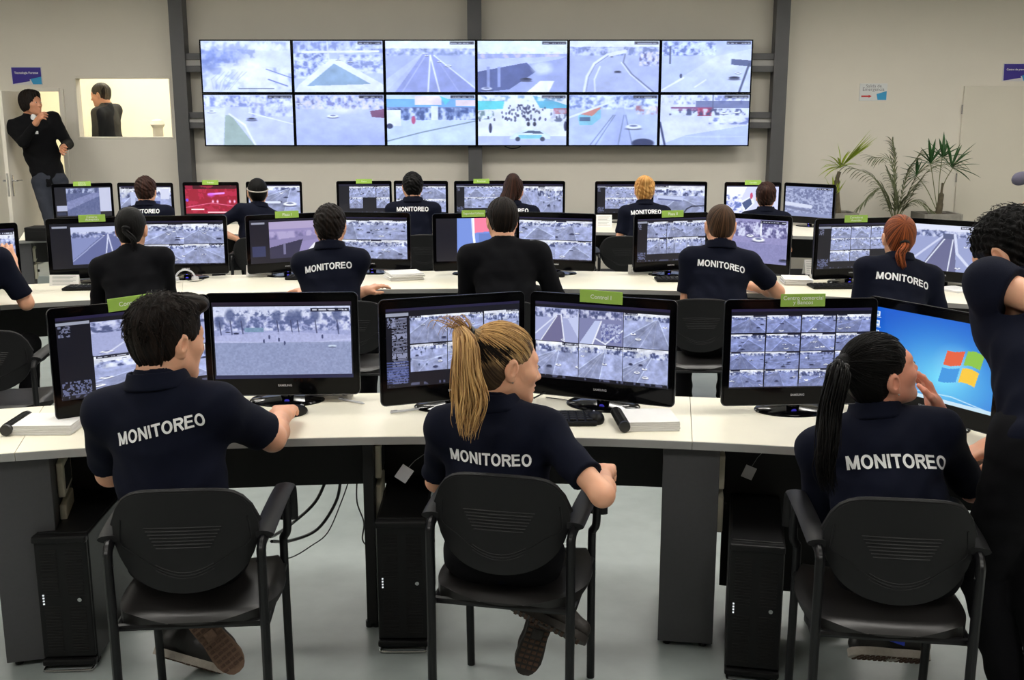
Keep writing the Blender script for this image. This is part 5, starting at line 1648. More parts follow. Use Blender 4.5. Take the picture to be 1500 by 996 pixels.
def hair_mat(name, dark, light, scale=60, lo=0.42, hi=0.62, under=None):
    """streaks run along the strands: attribute 'strand' = (across, along, 0)"""
    if name in MATS: return MATS[name]
    m = bpy.data.materials.new(name); m.use_nodes = True
    nt = m.node_tree; b = nt.nodes['Principled BSDF']
    b.inputs['Roughness'].default_value = 0.5
    b.inputs['Specular IOR Level'].default_value = 0.14
    a = nt.nodes.new('ShaderNodeAttribute'); a.attribute_name = 'strand'
    mp = nt.nodes.new('ShaderNodeMapping'); mp.inputs['Scale'].default_value = (scale, 1.2, 1)
    nt.links.new(a.outputs['Vector'], mp.inputs[0])
    n = nt.nodes.new('ShaderNodeTexNoise'); n.inputs['Scale'].default_value = 1.0; n.inputs['Detail'].default_value = 4; n.inputs['Distortion'].default_value = 0.3
    nt.links.new(mp.outputs[0], n.inputs['Vector'])
    r = nt.nodes.new('ShaderNodeValToRGB')
    r.color_ramp.elements[0].position = lo; r.color_ramp.elements[0].color = (*dark, 1)
    r.color_ramp.elements[1].position = hi; r.color_ramp.elements[1].color = (*light, 1)
    nt.links.new(n.outputs['Fac'], r.inputs[0])
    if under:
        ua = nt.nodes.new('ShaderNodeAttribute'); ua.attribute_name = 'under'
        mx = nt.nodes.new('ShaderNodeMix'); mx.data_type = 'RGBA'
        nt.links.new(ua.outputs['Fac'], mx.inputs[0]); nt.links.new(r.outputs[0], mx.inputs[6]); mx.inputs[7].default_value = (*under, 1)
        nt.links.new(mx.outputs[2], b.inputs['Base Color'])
    else:
        nt.links.new(r.outputs[0], b.inputs['Base Color'])
    mp2 = nt.nodes.new('ShaderNodeMapping'); mp2.inputs['Scale'].default_value = (scale * 3, 2.5, 1)
    nt.links.new(a.outputs['Vector'], mp2.inputs[0])
    n2 = nt.nodes.new('ShaderNodeTexNoise'); n2.inputs['Scale'].default_value = 1.0; n2.inputs['Detail'].default_value = 3
    nt.links.new(mp2.outputs[0], n2.inputs['Vector'])
    bp = nt.nodes.new('ShaderNodeBump'); bp.inputs['Strength'].default_value = 0.7; bp.inputs['Distance'].default_value = 0.004
    nt.links.new(n2.outputs['Fac'], bp.inputs['Height']); nt.links.new(bp.outputs[0], b.inputs['Normal'])
    MATS[name] = m
    return m


HM = {
    'black': hair_mat('black_hair', srgb(4, 4, 4), srgb(16, 13, 12)),
    'darkbrown': hair_mat('dark_brown_hair', srgb(8, 6, 5), srgb(34, 24, 19)),
    'brown': hair_mat('brown_hair', srgb(22, 12, 10), srgb(70, 42, 32)),
    'buzz': hair_mat('light_brown_hair', srgb(44, 30, 20), srgb(92, 66, 46)),
    'red': hair_mat('auburn_hair', srgb(70, 32, 16), srgb(168, 90, 50)),
    'blond': hair_mat('blond_hair', srgb(170, 108, 48), srgb(236, 188, 118)),
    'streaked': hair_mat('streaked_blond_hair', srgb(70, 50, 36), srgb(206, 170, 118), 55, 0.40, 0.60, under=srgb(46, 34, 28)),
    'pony': hair_mat('golden_blond_hair', srgb(128, 92, 58), srgb(210, 170, 112), 40, 0.36, 0.62),
}


def rotm(yaw=0, pitch=0, roll=0):
    """columns: right, forward, up.  yaw + turns left (counter clockwise), pitch + looks up, roll + tips to its right"""
    return np.array((Matrix.Rotation(math.radians(yaw), 3, 'Z') @ Matrix.Rotation(math.radians(pitch), 3, 'X') @ Matrix.Rotation(math.radians(roll), 3, 'Y')))


def norm(v):
    v = np.array(v, float); return v / (np.linalg.norm(v) + 1e-9)


def ik(a, t, l1, l2, hint):
    a, t = np.array(a, float), np.array(t, float)
    d = t - a; L = np.linalg.norm(d)
    if L > (l1 + l2) * 0.995:
        t = a + d / L * (l1 + l2) * 0.995; d = t - a; L = np.linalg.norm(d)
    L = max(L, abs(l1 - l2) + 0.03)
    x = (l1 * l1 - l2 * l2 + L * L) / (2 * L)
    h = math.sqrt(max(l1 * l1 - x * x, 0))
    n = norm(d); hh = np.array(hint, float); hh = norm(hh - n * (hh @ n))
    return a + n * x + hh * h, t


def hand_prims(s, w, R, side, curl=0.4, spread=0.05, sc_=1.0, thumb=0.6, k=0.007):
    """hand at wrist w; R columns: across (thumb side +), along fingers, palm-back normal.  side only mirrors via R"""
    T = lambda x, y, z: w + R @ (np.array((x, y, z)) * sc_)
    s.box(T(0.0, 0.048, 0), np.array((0.040, 0.048, 0.013)) * sc_, R, 0.012 * sc_, k=0.012)
    s.cone(T(0, -0.02, 0), T(0, 0.02, 0), 0.026 * sc_, 0.027 * sc_, k=0.02, side=R[:, 0], fl=1.15)
    lens = (0.072, 0.080, 0.075, 0.058)
    for i in range(4):
        x = 0.030 - i * 0.0205
        c = curl * (0.9 + 0.1 * i)
        p = np.array((x, 0.088 - 0.004 * abs(i - 1.2), 0.0))
        dirx = (1.5 - i) * spread
        ang = 0.0
        L = lens[i]
        for j, (fr, r0, r1) in enumerate(((0.45, 0.0095, 0.0088), (0.30, 0.0088, 0.0080), (0.25, 0.0080, 0.0068))):
            ang += c * (0.75, 1.0, 0.7)[j]
            q = p + np.array((math.sin(dirx), math.cos(dirx) * math.cos(ang), -math.sin(ang))) * L * fr
            s.cone(T(*p), T(*q), r0 * sc_, r1 * sc_, k=0.005)
            p = q
    p0 = (0.026, 0.018, -0.004); p1 = (0.052, 0.045, -0.012 - 0.01 * thumb); p2 = (0.060 - 0.014 * thumb, 0.074, -0.02 - 0.014 * thumb); p3 = (0.060 - 0.03 * thumb, 0.096, -0.024 - 0.02 * thumb)
    s.cone(T(*p0), T(*p1), 0.016 * sc_, 0.0125 * sc_, k=0.012).cone(T(*p1), T(*p2), 0.0120 * sc_, 0.0100 * sc_, k=0.006).cone(T(*p2), T(*p3), 0.0100 * sc_, 0.008 * sc_, k=0.005)


def head_prims(s, C, R, fem=False, k=0.015, g=1.0, neck=None, detail=True):
    T = lambda x, y, z: C + R @ (np.array((x, y, z)) * g)
    E = lambda c, r, k=k, op='u', RR=None: s.ell(T(*c), np.array(r) * g, R if RR is None else RR, k, op)
    j = 0.92 if fem else 1.0
    E((0, -0.016, 0.030), (0.074, 0.094, 0.086))
    E((0, 0.022, -0.010), (0.066, 0.072, 0.085), 0.03)
    E((0, 0.038, -0.058), (0.050 * j, 0.050, 0.058), 0.03)
    s.cone(T(0.052 * j, -0.004, -0.050), T(0.014, 0.066, -0.098), 0.022 * g, 0.018 * g, 0.025)
    s.cone(T(-0.052 * j, -0.004, -0.050), T(-0.014, 0.066, -0.098), 0.022 * g, 0.018 * g, 0.025)
    E((0, 0.072, -0.100), (0.020, 0.018, 0.017), 0.02)
    s.cone(T(-0.030, 0.070, 0.022), T(0.030, 0.070, 0.022), 0.016 * g, 0.016 * g, 0.02)
    for sx in (-1, 1):
        E((sx * 0.040, 0.056, -0.022), (0.024, 0.026, 0.022), 0.02)
        E((sx * 0.031, 0.096, 0.000), (0.017, 0.016, 0.012), 0.012, 's')
        E((sx * 0.030, 0.078, 0.000), (0.014, 0.0135, 0.012), 0.006)
    s.cone(T(0, 0.084, 0.010), T(0, 0.103, -0.030), 0.008 * g, 0.011 * g, 0.012)
    E((0, 0.104, -0.034), (0.012, 0.013, 0.010), 0.008)
    for sx in (-1, 1): E((sx * 0.012, 0.095, -0.037), (0.0085, 0.010, 0.008), 0.006)
    # mouth
    s.cone(T(-0.018, 0.080, -0.062), T(0.018, 0.080, -0.062), 0.0075 * g, 0.0075 * g, 0.010)
    E((0, 0.092, -0.059), (0.017, 0.009, 0.0060), 0.005)
    E((0, 0.090, -0.0725), (0.016, 0.009, 0.0068), 0.006)
    E((0, 0.102, -0.0655), (0.022, 0.010, 0.0013), 0.003, 's')
    # ears
    for sx in (-1, 1):
        Re = R @ rotm(-sx * 22, -8, 0)
        c = np.array((sx * 0.078, -0.012, -0.008))
        E(c, (0.008, 0.018, 0.034), 0.008, 'u', Re)
        E(c + V3(sx * 0.004, -0.004, 0.006), (0.0085, 0.019, 0.029), 0.005, 'u', Re)
        E(c + V3(sx * 0.013, 0.001, 0.004), (0.0085, 0.0095, 0.0185), 0.003, 's', Re)
        E(c + V3(sx * 0.006, -0.004, 0.008), (0.003, 0.003, 0.012), 0.004, 'u', Re)
        E(c + V3(sx * 0.005, 0.011, -0.006), (0.005, 0.004, 0.007), 0.004, 'u', Re)
        E(c + V3(sx * 0.001, 0.006, -0.026), (0.006, 0.008, 0.009), 0.006, 'u', Re)
    return T


def in_mesh_attr(me, C, R, tie=None, mode='crown'):
    """per vertex strand coordinates: angle round an axis, and distance along it"""
    n = len(me.vertices)
    co = np.zeros(n * 3, np.float32); me.vertices.foreach_get('co', co); co = co.reshape(-1, 3)
    q = (co - C) @ R
    if tie is None: ax_o = V3(0.012, -0.045, 0.06); ax = norm(V3(0.05, -0.5, 0.86))
    else: ax_o = np.array(tie) * 0.5; ax = norm(tie)
    d = q - V3(0, 0, 0)
    e1 = norm(np.cross(ax, V3(0.2, 1, 0.1))); e2 = np.cross(ax, e1)
    u = np.arctan2(d @ e2, d @ e1) / (2 * PI)
    v = np.arccos(np.clip((d @ ax) / (np.linalg.norm(d, axis=1) + 1e-9), -1, 1)) / PI
    # angle wraps: fold it so the noise is continuous
    a = np.stack([np.sin(u * 2 * PI) * 0.5, v, np.cos(u * 2 * PI) * 0.5], 1)
    un = me.attributes.new('under', 'FLOAT', 'POINT')
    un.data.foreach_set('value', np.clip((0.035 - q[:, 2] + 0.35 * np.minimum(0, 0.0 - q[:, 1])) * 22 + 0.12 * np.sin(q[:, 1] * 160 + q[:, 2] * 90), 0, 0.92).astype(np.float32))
    at = me.attributes.new('strand', 'FLOAT_VECTOR', 'POINT')
    arr = np.stack([a[:, 0], a[:, 1] * 1.0, a[:, 2] * 30], 1).astype(np.float32)
    at.data.foreach_set('vector', arr.ravel())


def strands(paths, radii, name, m, parent, n=5):
    """bundle of tapered tubes with strand coordinates"""
    V, F_, A = [], [], []
    for pi_, (path, r) in enumerate(zip(paths, radii)):
        N = len(path); base = len(V)
        up = V3(0.3, 0.2, 0.9)
        for i in range(N):
            t = norm(path[min(i + 1, N - 1)] - path[max(i - 1, 0)])
            e1 = norm(np.cross(t, up)); e2 = np.cross(t, e1)
            rr = r * (1 - 0.85 * (i / (N - 1)) ** 2) * (0.6 + 0.4 * min(1, i / 2))
            for k in range(n):
                a = 2 * PI * k / n
                V.append(path[i] + e1 * math.cos(a) * rr + e2 * math.sin(a) * rr)
                A.append((pi_ * 0.137, i / N, pi_ * 3.1))
        for i in range(N - 1):
            for k in range(n):
                F_.append((base + i * n + k, base + i * n + (k + 1) % n, base + (i + 1) * n + (k + 1) % n, base + (i + 1) * n + k))
    me = np_mesh(name, np.array(V), np.array(F_))
    at = me.attributes.new('strand', 'FLOAT_VECTOR', 'POINT')
    at.data.foreach_set('vector', np.array(A, np.float32).ravel())
    return link(name, me, m, parent, smooth=True)


def comb(pr, g, style, n, seed, m, L=(0.3, 0.55), tie=None, zsel=None, lift=0.004, r=(0.0009, 0.0017), th=0.011, name='hair_strands'):
    """fine strands lying over the scalp shell, swept from the crown (or towards the tie)"""
    C, R = pr['head'], pr['Rh']
    rs = np.random.RandomState(seed)
    rad = V3(0.076 + th, 0.096 + th, 0.088 + th) * g
    cen = V3(0, -0.020, 0.032) * g
    crown = norm(V3(0.1, -0.45, 0.9))
    paths, radii = [], []
    k = 0
    while len(paths) < n and k < n * 20:
        k += 1
        a = norm(rs.normal(size=3))
        p = a * rad
        if p[2] < -0.035 * g: continue
        if tie is None:
            if a[1] > 0.25 and a[2] < 0.35: continue
            if abs(a[0]) > 0.75 and a[2] < -0.05 and a[1] > -0.35: continue
            b = a + (a - crown * (a @ crown)) * rs.uniform(*L) + rs.normal(size=3) * 0.10
        else:
            if a[1] > 0.62 and a[2] < 0.45: continue
            if a[1] > 0.15 and a[2] < -0.02: continue
            t_ = norm(np.array(tie) / rad)
            b = a + (t_ - a) * rs.uniform(0.45, 0.95)
        if zsel and not zsel(a): continue
        P_ = []
        l0 = rs.uniform(-0.001, lift)
        for i in range(6):
            q = norm(a + (b - a) * i / 5)
            P_.append(C + R @ (cen + q * (rad + l0 * (1 + (i / 5 if tie is None else 0)))))
        paths.append(P_); radii.append(rs.uniform(*r))
    return strands(paths, radii, name, m, pr['root'], n=4)


def np_spline(pts, n=6):
    return [np.array(v) for v in spline([Vector(tuple(p)) for p in pts], n)]


def hair_shell(C, R, style, g, res, rs):
    s = SDF()
    T = lambda x, y, z: C + R @ (np.array((x, y, z)) * g)
    E = lambda c, r, k=0.02, op='u': s.ell(T(*c), np.array(r) * g, R, k, op)
    th = {'short': 0.010, 'quiff': 0.011, 'buzz': 0.004, 'pulled': 0.007, 'mop': 0.017, 'full': 0.012, 'curlytop': 0.012}.get(style, 0.010)
    E((0, -0.020, 0.032), (0.076 + th, 0.096 + th, 0.088 + th))
    if style in ('short', 'quiff', 'buzz', 'curlytop'):
        E((0, -0.048, -0.02), (0.058 + th * .5, 0.052 + th * .5, 0.060), 0.03)
        if style != 'buzz': E((0, -0.040, -0.062), (0.046, 0.040, 0.036), 0.02)
        for sx in (-1, 1):
            s.cone(T(sx * (0.070 + th * 0.3), 0.020, 0.02), T(sx * 0.070, 0.012, -0.018), 0.009 * g, 0.005 * g, 0.012)
    if style == 'quiff':
        E((0.0, 0.060, 0.100), (0.052, 0.040, 0.026), 0.03)
        E((0.012, 0.088, 0.098), (0.036, 0.022, 0.018), 0.02)
    if style in ('pulled', 'full'):
        E((0, -0.048, -0.018), (0.064, 0.054, 0.066), 0.03)
        E((0, -0.040, -0.058), (0.046, 0.040, 0.034), 0.02)
    if style == 'mop':
        E((0, -0.04, -0.03), (0.078, 0.066, 0.070), 0.03)
        for sx in (-1, 1): E((sx * 0.068, 0.004, -0.022), (0.022, 0.034, 0.05), 0.02)
        E((0, 0.05, 0.085), (0.06, 0.04, 0.03), 0.03)
    # face opening
    fz = {'buzz': 0.0, 'pulled': 0.0}.get(style, 0.0)
    s.ell(T(0, 0.118, -0.045 + fz), np.array((0.074, 0.082, 0.118)) * g, R, 0.012, 's')
    if style != 'mop':
        for sx in (-1, 1):
            s.ell(T(sx * 0.086, 0.004, -0.034), np.array((0.030, 0.030, 0.046)) * g, R, 0.012, 's')
            s.ell(T(sx * 0.070, 0.046, -0.052), np.array((0.034, 0.050, 0.062)) * g, R, 0.012, 's')
    # nape line
    fr = rs.rand(8, 3)

    def w(X):
        q = (X - C) @ R / g
        r_ = np.sqrt((q ** 2).sum(-1)) + 1e-6
        u = np.arctan2(q[..., 0], q[..., 1] + 0.02)
        amp = {'buzz': 0.0006, 'pulled': 0.0012, 'short': 0.0035, 'quiff': 0.004, 'mop': 0.005, 'full': 0.005, 'curlytop': 0.006}.get(style, 0.003)
        f = 0
        for i in range(8):
            if style in ('curlytop', 'full'):
                k_ = fr[i] * 170 + 60
                f = f + np.sin(q @ (k_ * (1 if i % 2 else -1) * V3(1, (-1) ** i, 1)) + i * 2)
            else:
                f = f + np.sin(u * (9 + 6 * i) + q[..., 2] * 40 * (fr[i, 0] - 0.5) + 6 * fr[i, 1] + q[..., 1] * 50 * (fr[i, 2] - 0.5))
        return (f / 4 * amp * g * np.clip(r_ / 0.08, 0, 1)).astype(np.float32)
    s.warp(w)
    return s


def person(name, label, hip, head, yaw=0, hyaw=0, hpitch=0, hroll=0, skin='light', hair='black', style='short', g=1.0,
           top='polo', topmat=None, sleeve='short', legs='sit', legmat=None, hands=None, elbow=None, feet=None, res=0.006, sw=0.175,
           fem=False, print_=None, shoe=None, build=1.0, extra=None, bend=0.0, tilt=0.0, curl=(0.35, 0.35), palm=(None, None), shoes=None, category='person', knees=None, headres=None, hip_w=0.0, sleeve_m=(0, 0), wr=0.009, print_dz=0.0, print_dx=0.0):
    """hip: pelvis centre; head: centre of the head.  hands/elbow/feet: world points [left, right]"""
    e = empty(name, (0, 0, 0), 0, label, category)
    hip = np.array(hip, float); head = np.array(head, float)
    base = np.array((hip[0], hip[1], 0.0))
    e.location = base.tolist()
    hip = hip - base; head = head - base
    loc = lambda p: None if p is None else np.array(p, float) - base
    B = rotm(yaw); r_, f_ = B[:, 0], B[:, 1]; up = V3(0, 0, 1)
    Rh = rotm(hyaw, hpitch, hroll)
    neck_t = head + Rh @ V3(0, -0.030, -0.055) * g
    nb = head + Rh @ V3(0, -0.030, -0.055) * g + (-up * 0.075 - f_ * 0.02 + f_ * 0.0) * g
    sp = nb - hip; spn = norm(sp)
    fw = norm(f_ - spn * (f_ @ spn)); rt = norm(np.cross(fw, spn))
    rt = norm(rt * math.cos(tilt) + spn * math.sin(tilt))
    mid = hip + sp * 0.42 - fw * 0.02 - fw * bend
    chest = hip + sp * 0.74 + fw * 0.012 - fw * bend * 0.7
    b_ = build
    shl = [nb - spn * 0.055 * g + rt * sx * sw * b_ + fw * 0.0 for sx in (-1, 1)]
    la, lf = 0.285 * g, 0.255 * g
    H_ = hands or [None, None]
    arms = []
    for i, sx in enumerate((-1, 1)):
        t = loc(H_[i])
        if t is None: t = hip + rt * sx * 0.16 + f_ * 0.30 + up * 0.12
        hint = (elbow[i] if elbow and elbow[i] is not None else tuple(rt * sx * 0.22 - up * 0.9 - f_ * 0.15))
        el, wr_ = ik(shl[i], t, la, lf, hint)
        arms.append((shl[i], el, wr_))
    ft = []
    FT = feet or [None, None]
    for i, sx in enumerate((-1, 1)):
        hp = hip + r_ * sx * 0.09 - up * 0.02
        if legs == 'sit':
            a = loc(FT[i]) if FT[i] is not None else hip * V3(1, 1, 0) + f_ * 0.42 + r_ * sx * 0.12 + up * 0.08
            kn, an = ik(hp, a, 0.43 * g, 0.41 * g, (knees[i] if knees and knees[i] is not None else tuple(f_ * 0.7 + up * 0.7 + r_ * sx * 0.15)))
        else:
            a = loc(FT[i]) if FT[i] is not None else hip * V3(1, 1, 0) + r_ * sx * 0.10 + up * 0.09
            kn, an = ik(hp, a, 0.44 * g, 0.43 * g, tuple(f_))
        ft.append((hp, kn, an))
    # ---- body (skin): head, neck, torso core, arms, hands, leg cores in one surface
    s = SDF()
    nr = (0.047 if fem else 0.055) * g
    fine = res < 0.008
    hs = SDF() if fine else s
    T = head_prims(hs, head, Rh, fem, g=g)
    if fine:
        hs.cone(neck_t, nb, nr, nr * 1.12, 0.03, side=rt, fl=1.05)
    s.cone(neck_t, nb, nr, nr * 1.12, 0.03, side=rt, fl=1.05)
    s.cone(nb - spn * 0.04, chest, 0.06, 0.09, 0.04, side=rt, fl=1.25)
    s.cone(chest, hip, 0.085, 0.09, 0.04, side=rt, fl=1.2)
    s.cone(shl[0] - spn * 0.02, shl[1] - spn * 0.02, 0.042, 0.042, 0.04)
    am = (0.85 if fem else 1.0) * g
    for i, (S_, el, w_) in enumerate(arms):
        s.cone(S_, el, 0.045 * am, 0.038 * am, 0.02)
        m_ = el + (w_ - el) * 0.3
        s.cone(el, m_, 0.037 * am, 0.040 * am, 0.02).cone(m_, w_, 0.040 * am, 0.026 * am, 0.02)
        d = norm(w_ - el)
        pn = palm[i]
        pn = np.array(pn if pn is not None else (0, 0, 1.0), float)
        z = norm(pn - d * (pn @ d)); x = np.cross(d, z)
        if i == 0: Rhand = np.stack([x, d, z], 1)
        else: Rhand = np.stack([-x, d, z], 1)
        hand_prims(s, w_ + d * 0.012, Rhand, i, curl[i], sc_=(0.92 if fem else 1.0) * g)
    for (hp, kn, an) in ft:
        s.cone(hip, hp, 0.05, 0.05, 0.03).cone(hp, kn, 0.05, 0.036, 0.03).cone(kn, an, 0.034, 0.028, 0.02)
    rs = np.random.RandomState(abs(hash(label)) % 1000 if False else sum(map(ord, label)) % 9973)
    bme = s.mesh('body', headres or res * 0.75)
    if fine:
        hme = hs.mesh('head', 0.0024)
        bm = bmesh.new(); bm.from_mesh(bme); bm.from_mesh(hme); bm.to_mesh(bme); bm.free(); bpy.data.meshes.remove(hme)
    body = link('body', bme, SK[skin], e, smooth=True)
    # eyes
    for sx in (-1, 1):
        ey = MB().lathe([(0, -0.0125), (0.008, -0.0095), (0.0125, 0), (0.008, 0.0095), (0, 0.0125)], 14).build('eye', M_eye, e, smooth=True)
        ey.location = T(sx * 0.030, 0.0805, 0.0).tolist()
        ir = MB().lathe([(0, 0.0), (0.0055, 0.0), (0.004, 0.002), (0, 0.0025)], 14).build('iris', M_iris, ey, smooth=True)
        ey.rotation_euler = Matrix(Rh.tolist()).to_euler()
        ir.location = (0, 0.0115, 0); ir.rotation_euler = (-PI / 2, 0, 0)
    if res < 0.011:
        for sx in (-1, 1):
            MB().tube([Vector(T(*q).tolist()) for q in ((sx * 0.014, 0.0865, 0.024), (sx * 0.026, 0.0855, 0.029), (sx * 0.038, 0.0795, 0.029), (sx * 0.047, 0.070, 0.024))], [0.0035, 0.0042, 0.0036, 0.002], 6).build('eyebrow', HM['black' if hair in ('black', 'darkbrown') else 'brown'], e, smooth=True)
    # ---- top
    tm = topmat or M_polo
    s = SDF()
    wz = (0.115 if fem else 0.128) * b_
    s.cone(hip - spn * 0.02, mid, (0.105 + hip_w) * b_, 0.100 * b_, 0.05, side=rt, fl=1.42 if not fem else 1.38)
    s.cone(mid, chest, 0.100 * b_, 0.112 * b_, 0.06, side=rt, fl=1.42 if not fem else 1.32)
    s.cone(chest, nb - spn * 0.085, 0.112 * b_, 0.085 * b_, 0.05, side=rt, fl=1.45)
    s.cone(shl[0] - spn * 0.012, shl[1] - spn * 0.012, 0.056 * b_, 0.056 * b_, 0.05)
    s.cone(nb - spn * 0.005, shl[0] + spn * 0.004, 0.052, 0.050 * b_, 0.04).cone(nb - spn * 0.005, shl[1] + spn * 0.004, 0.052, 0.050 * b_, 0.04)
    if fem:
        for sx in (-1, 1): s.ell(chest + fw * 0.085 + rt * sx * 0.07 - spn * 0.02, (0.06, 0.06, 0.06), None, 0.04)
    ends = []
    for i, (S_, el, w_) in enumerate(arms):
        if sleeve == 'short':
            hem = S_ + (el - S_) * (0.68 + sleeve_m[i])
            s.cone(S_ - spn * 0.01, hem, 0.060 * am * b_, 0.060 * am, 0.035)
            s.cut_local(hem, norm(hem - S_), 0.075, 0.003)
        else:
            s.cone(S_ - spn * 0.01, el, 0.060 * am * b_, 0.052 * am, 0.035)
            hem = w_ - norm(w_ - el) * 0.005
            s.cone(el, hem, 0.052 * am, 0.038 * am, 0.02)
            s.cut_local(hem, norm(w_ - el), 0.045, 0.003)
    # neck hole + collar
    ca = norm(nb - (nb - spn * 0.1) + (neck_t - nb) * 0.5)
    top_c = nb + (neck_t - nb) * (0.40 if top == 'polo' else 0.22)
    s.cone(nb - ca * 0.02, top_c, nr + 0.019, nr + 0.011, 0.02)
    hole = top_c + ca * 0.055
    s.ell(hole, (nr + 0.006, nr + 0.006, 0.058), np.stack([rt, norm(np.cross(ca, rt)), ca], 1), 0.004, 's')
    q0 = rs.rand(12)

    def wrinkle(X):
        y = X
        t = (y - hip) @ spn; x = (y - hip) @ rt; z = (y - hip) @ fw
        wv = np.sin(t * 42 + x * 18 * (q0[0] - 0.5) + 3 * np.sin(x * 14 + q0[1] * 6) + q0[2] * 6) * 0.5
        wv = wv + np.sin(t * 70 - np.abs(x) * 60 + q0[3] * 6 + 2 * np.sin(z * 20)) * 0.35
        wv = wv + np.sin(x * 90 + t * 30 + q0[4] * 6) * 0.2
        amp = wr * (0.35 + 0.65 * np.clip(1.2 - t / 0.38, 0, 1))
        return (wv * amp * 0.6).astype(np.float32)
    s.warp(wrinkle)
    s.plane(hip - spn * 0.075, -spn, 0.006)
    tname = {'polo': 'polo_shirt', 'sweater': 'sweater', 'jacket': 'jacket'}[top]
    shirt = link(tname, s.mesh(tname, res), tm, e, smooth=True)
    if top == 'polo':   # folded collar
        s2 = SDF()
        Rc = np.stack([rt, norm(np.cross(ca, rt)), ca], 1)
        c0 = nb + (neck_t - nb) * 0.26
        s2.cone(c0 - ca * 0.012, c0 + ca * 0.022, nr + 0.033, nr + 0.021, 0.005, side=rt, fl=1.08)
        s2.cone(c0 - ca * 0.05, c0 + ca * 0.09, nr + 0.016, nr + 0.010, 0.003, 's', side=rt, fl=1.08)
        s2.plane(c0 + ca * 0.030, ca, 0.004).plane(c0 - ca * 0.020, -ca, 0.004)
        if s2.p: link('collar', s2.mesh('collar', min(res, 0.005) if res < 0.01 else res * 0.6), tm, e, smooth=True)
    # ---- trousers
    s = SDF()
    s.cone(hip + r_ * -0.05, hip + r_ * 0.05, 0.118 + hip_w, 0.118 + hip_w, 0.03, side=up, fl=0.95)
    s.cone(hip + spn * 0.05 - r_ * 0.04, hip + spn * 0.05 + r_ * 0.04, 0.10, 0.10, 0.03)
    for (hp, kn, an) in ft:
        s.cone(hp, kn, 0.092 * (0.95 if fem else 1), 0.064, 0.03)
        s.cone(kn, an + (kn - an) * 0.06, 0.062, 0.052, 0.02)
        s.cut_local(an + norm(kn - an) * 0.012, -norm(kn - an), 0.07, 0.003)

    def w2(X):
        return (0.003 * np.sin(X[..., 2] * 75 + 4 * np.sin(X[..., 0] * 16) + q0[5] * 6) * np.sin(X[..., 1] * 30 + q0[6] * 6)).astype(np.float32)
    s.warp(w2)
    link('trousers', s.mesh('trousers', res * 1.2), legmat or M_trouser, e, smooth=True)
    # ---- shoes
    for i, (hp, kn, an) in enumerate(ft):
        sd = norm(kn - an)
        fwd = None; nrm = None
        if shoes and shoes[i] is not None: fwd, nrm = shoes[i][:2]
        fwd = norm(f_ if fwd is None else fwd); nrm = norm(up if nrm is None else nrm)
        nrm = norm(nrm - fwd * (nrm @ fwd)); sid = np.cross(fwd, nrm)
        Rs = np.stack([sid, fwd, nrm], 1)
        A = an - nrm * 0.035
        u_ = lambda x, y, z: A + Rs @ np.array((x, y, z))
        s = SDF()
        s.cone(u_(0, -0.035, 0.005), u_(0, 0.10, -0.012), 0.040, 0.036, 0.02).cone(u_(0, 0.10, -0.014), u_(0.0, 0.155, -0.018), 0.038, 0.030, 0.02)
        s.cone(u_(0, -0.015, 0.01), u_(0, -0.01, 0.065), 0.040, 0.040, 0.02)
        s.plane(u_(0, 0, -0.036), -nrm, 0.003)
        st = shoe[i] if shoe else (M_shoe, M_sole)
        so = link('shoe', s.mesh('shoe', max(0.004, res * 0.8)), st[0], e, smooth=True)
        ol = []
        for k in range(28):
            a = 2 * PI * k / 28
            y = 0.056 + 0.132 * math.sin(a)
            wd = 0.042 + 0.008 * (1 if y > 0.1 else 0) * math.sin((y - 0.1) / 0.09 * PI if y < 0.19 else 0) - 0.006 * math.exp(-((y - 0.05) / 0.03) ** 2)
            ol.append((wd * math.copysign(abs(math.cos(a)) ** 0.6, math.cos(a)), y))
        M4 = Matrix(Rs.tolist())
        mb = MB()
        pts = [(x, y) for x, y in ol]
        mb.prism(pts, -0.058, -0.034)
        if res < 0.009:
            for iy in range(13):
                for ix in (-1.5, -0.5, 0.5, 1.5):
                    mb.box((ix * 0.018, -0.05 + iy * 0.0175, -0.0595), (0.014, 0.010, 0.004), 0.001, seg=1, mi=1)
            mb.box((0, 0.045, -0.060), (0.034, 0.03, 0.006), 0.002)
        o = mb.build('sole', [st[1], M_tread], so)
        o.matrix_local = Matrix.Translation(A.tolist()) @ M4.to_4x4()
        smooth_angle(o.data, 0.6)
        if shoe and len(st) > 2:
            for sx in (-1, 1):
                o = MB().box((sx * 0.041, 0.055, -0.008), (0.004, 0.07, 0.018), 0.002, rot=(0.25, 0, 0)).build('stripe', st[2], so); o.matrix_local = Matrix.Translation(A.tolist()) @ M4.to_4x4()
    # ---- hair
    sh_ = hair_shell(head, Rh, style, g, res, rs)
    if extra: extra(sh_, T, Rh)
    hm = sh_.mesh('hair', (0.0034 if res < 0.009 else 0.0055 if res < 0.013 else 0.008))
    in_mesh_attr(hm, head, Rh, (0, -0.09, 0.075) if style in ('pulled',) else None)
    ho = link('hair', hm, HM[hair], e, smooth=True)
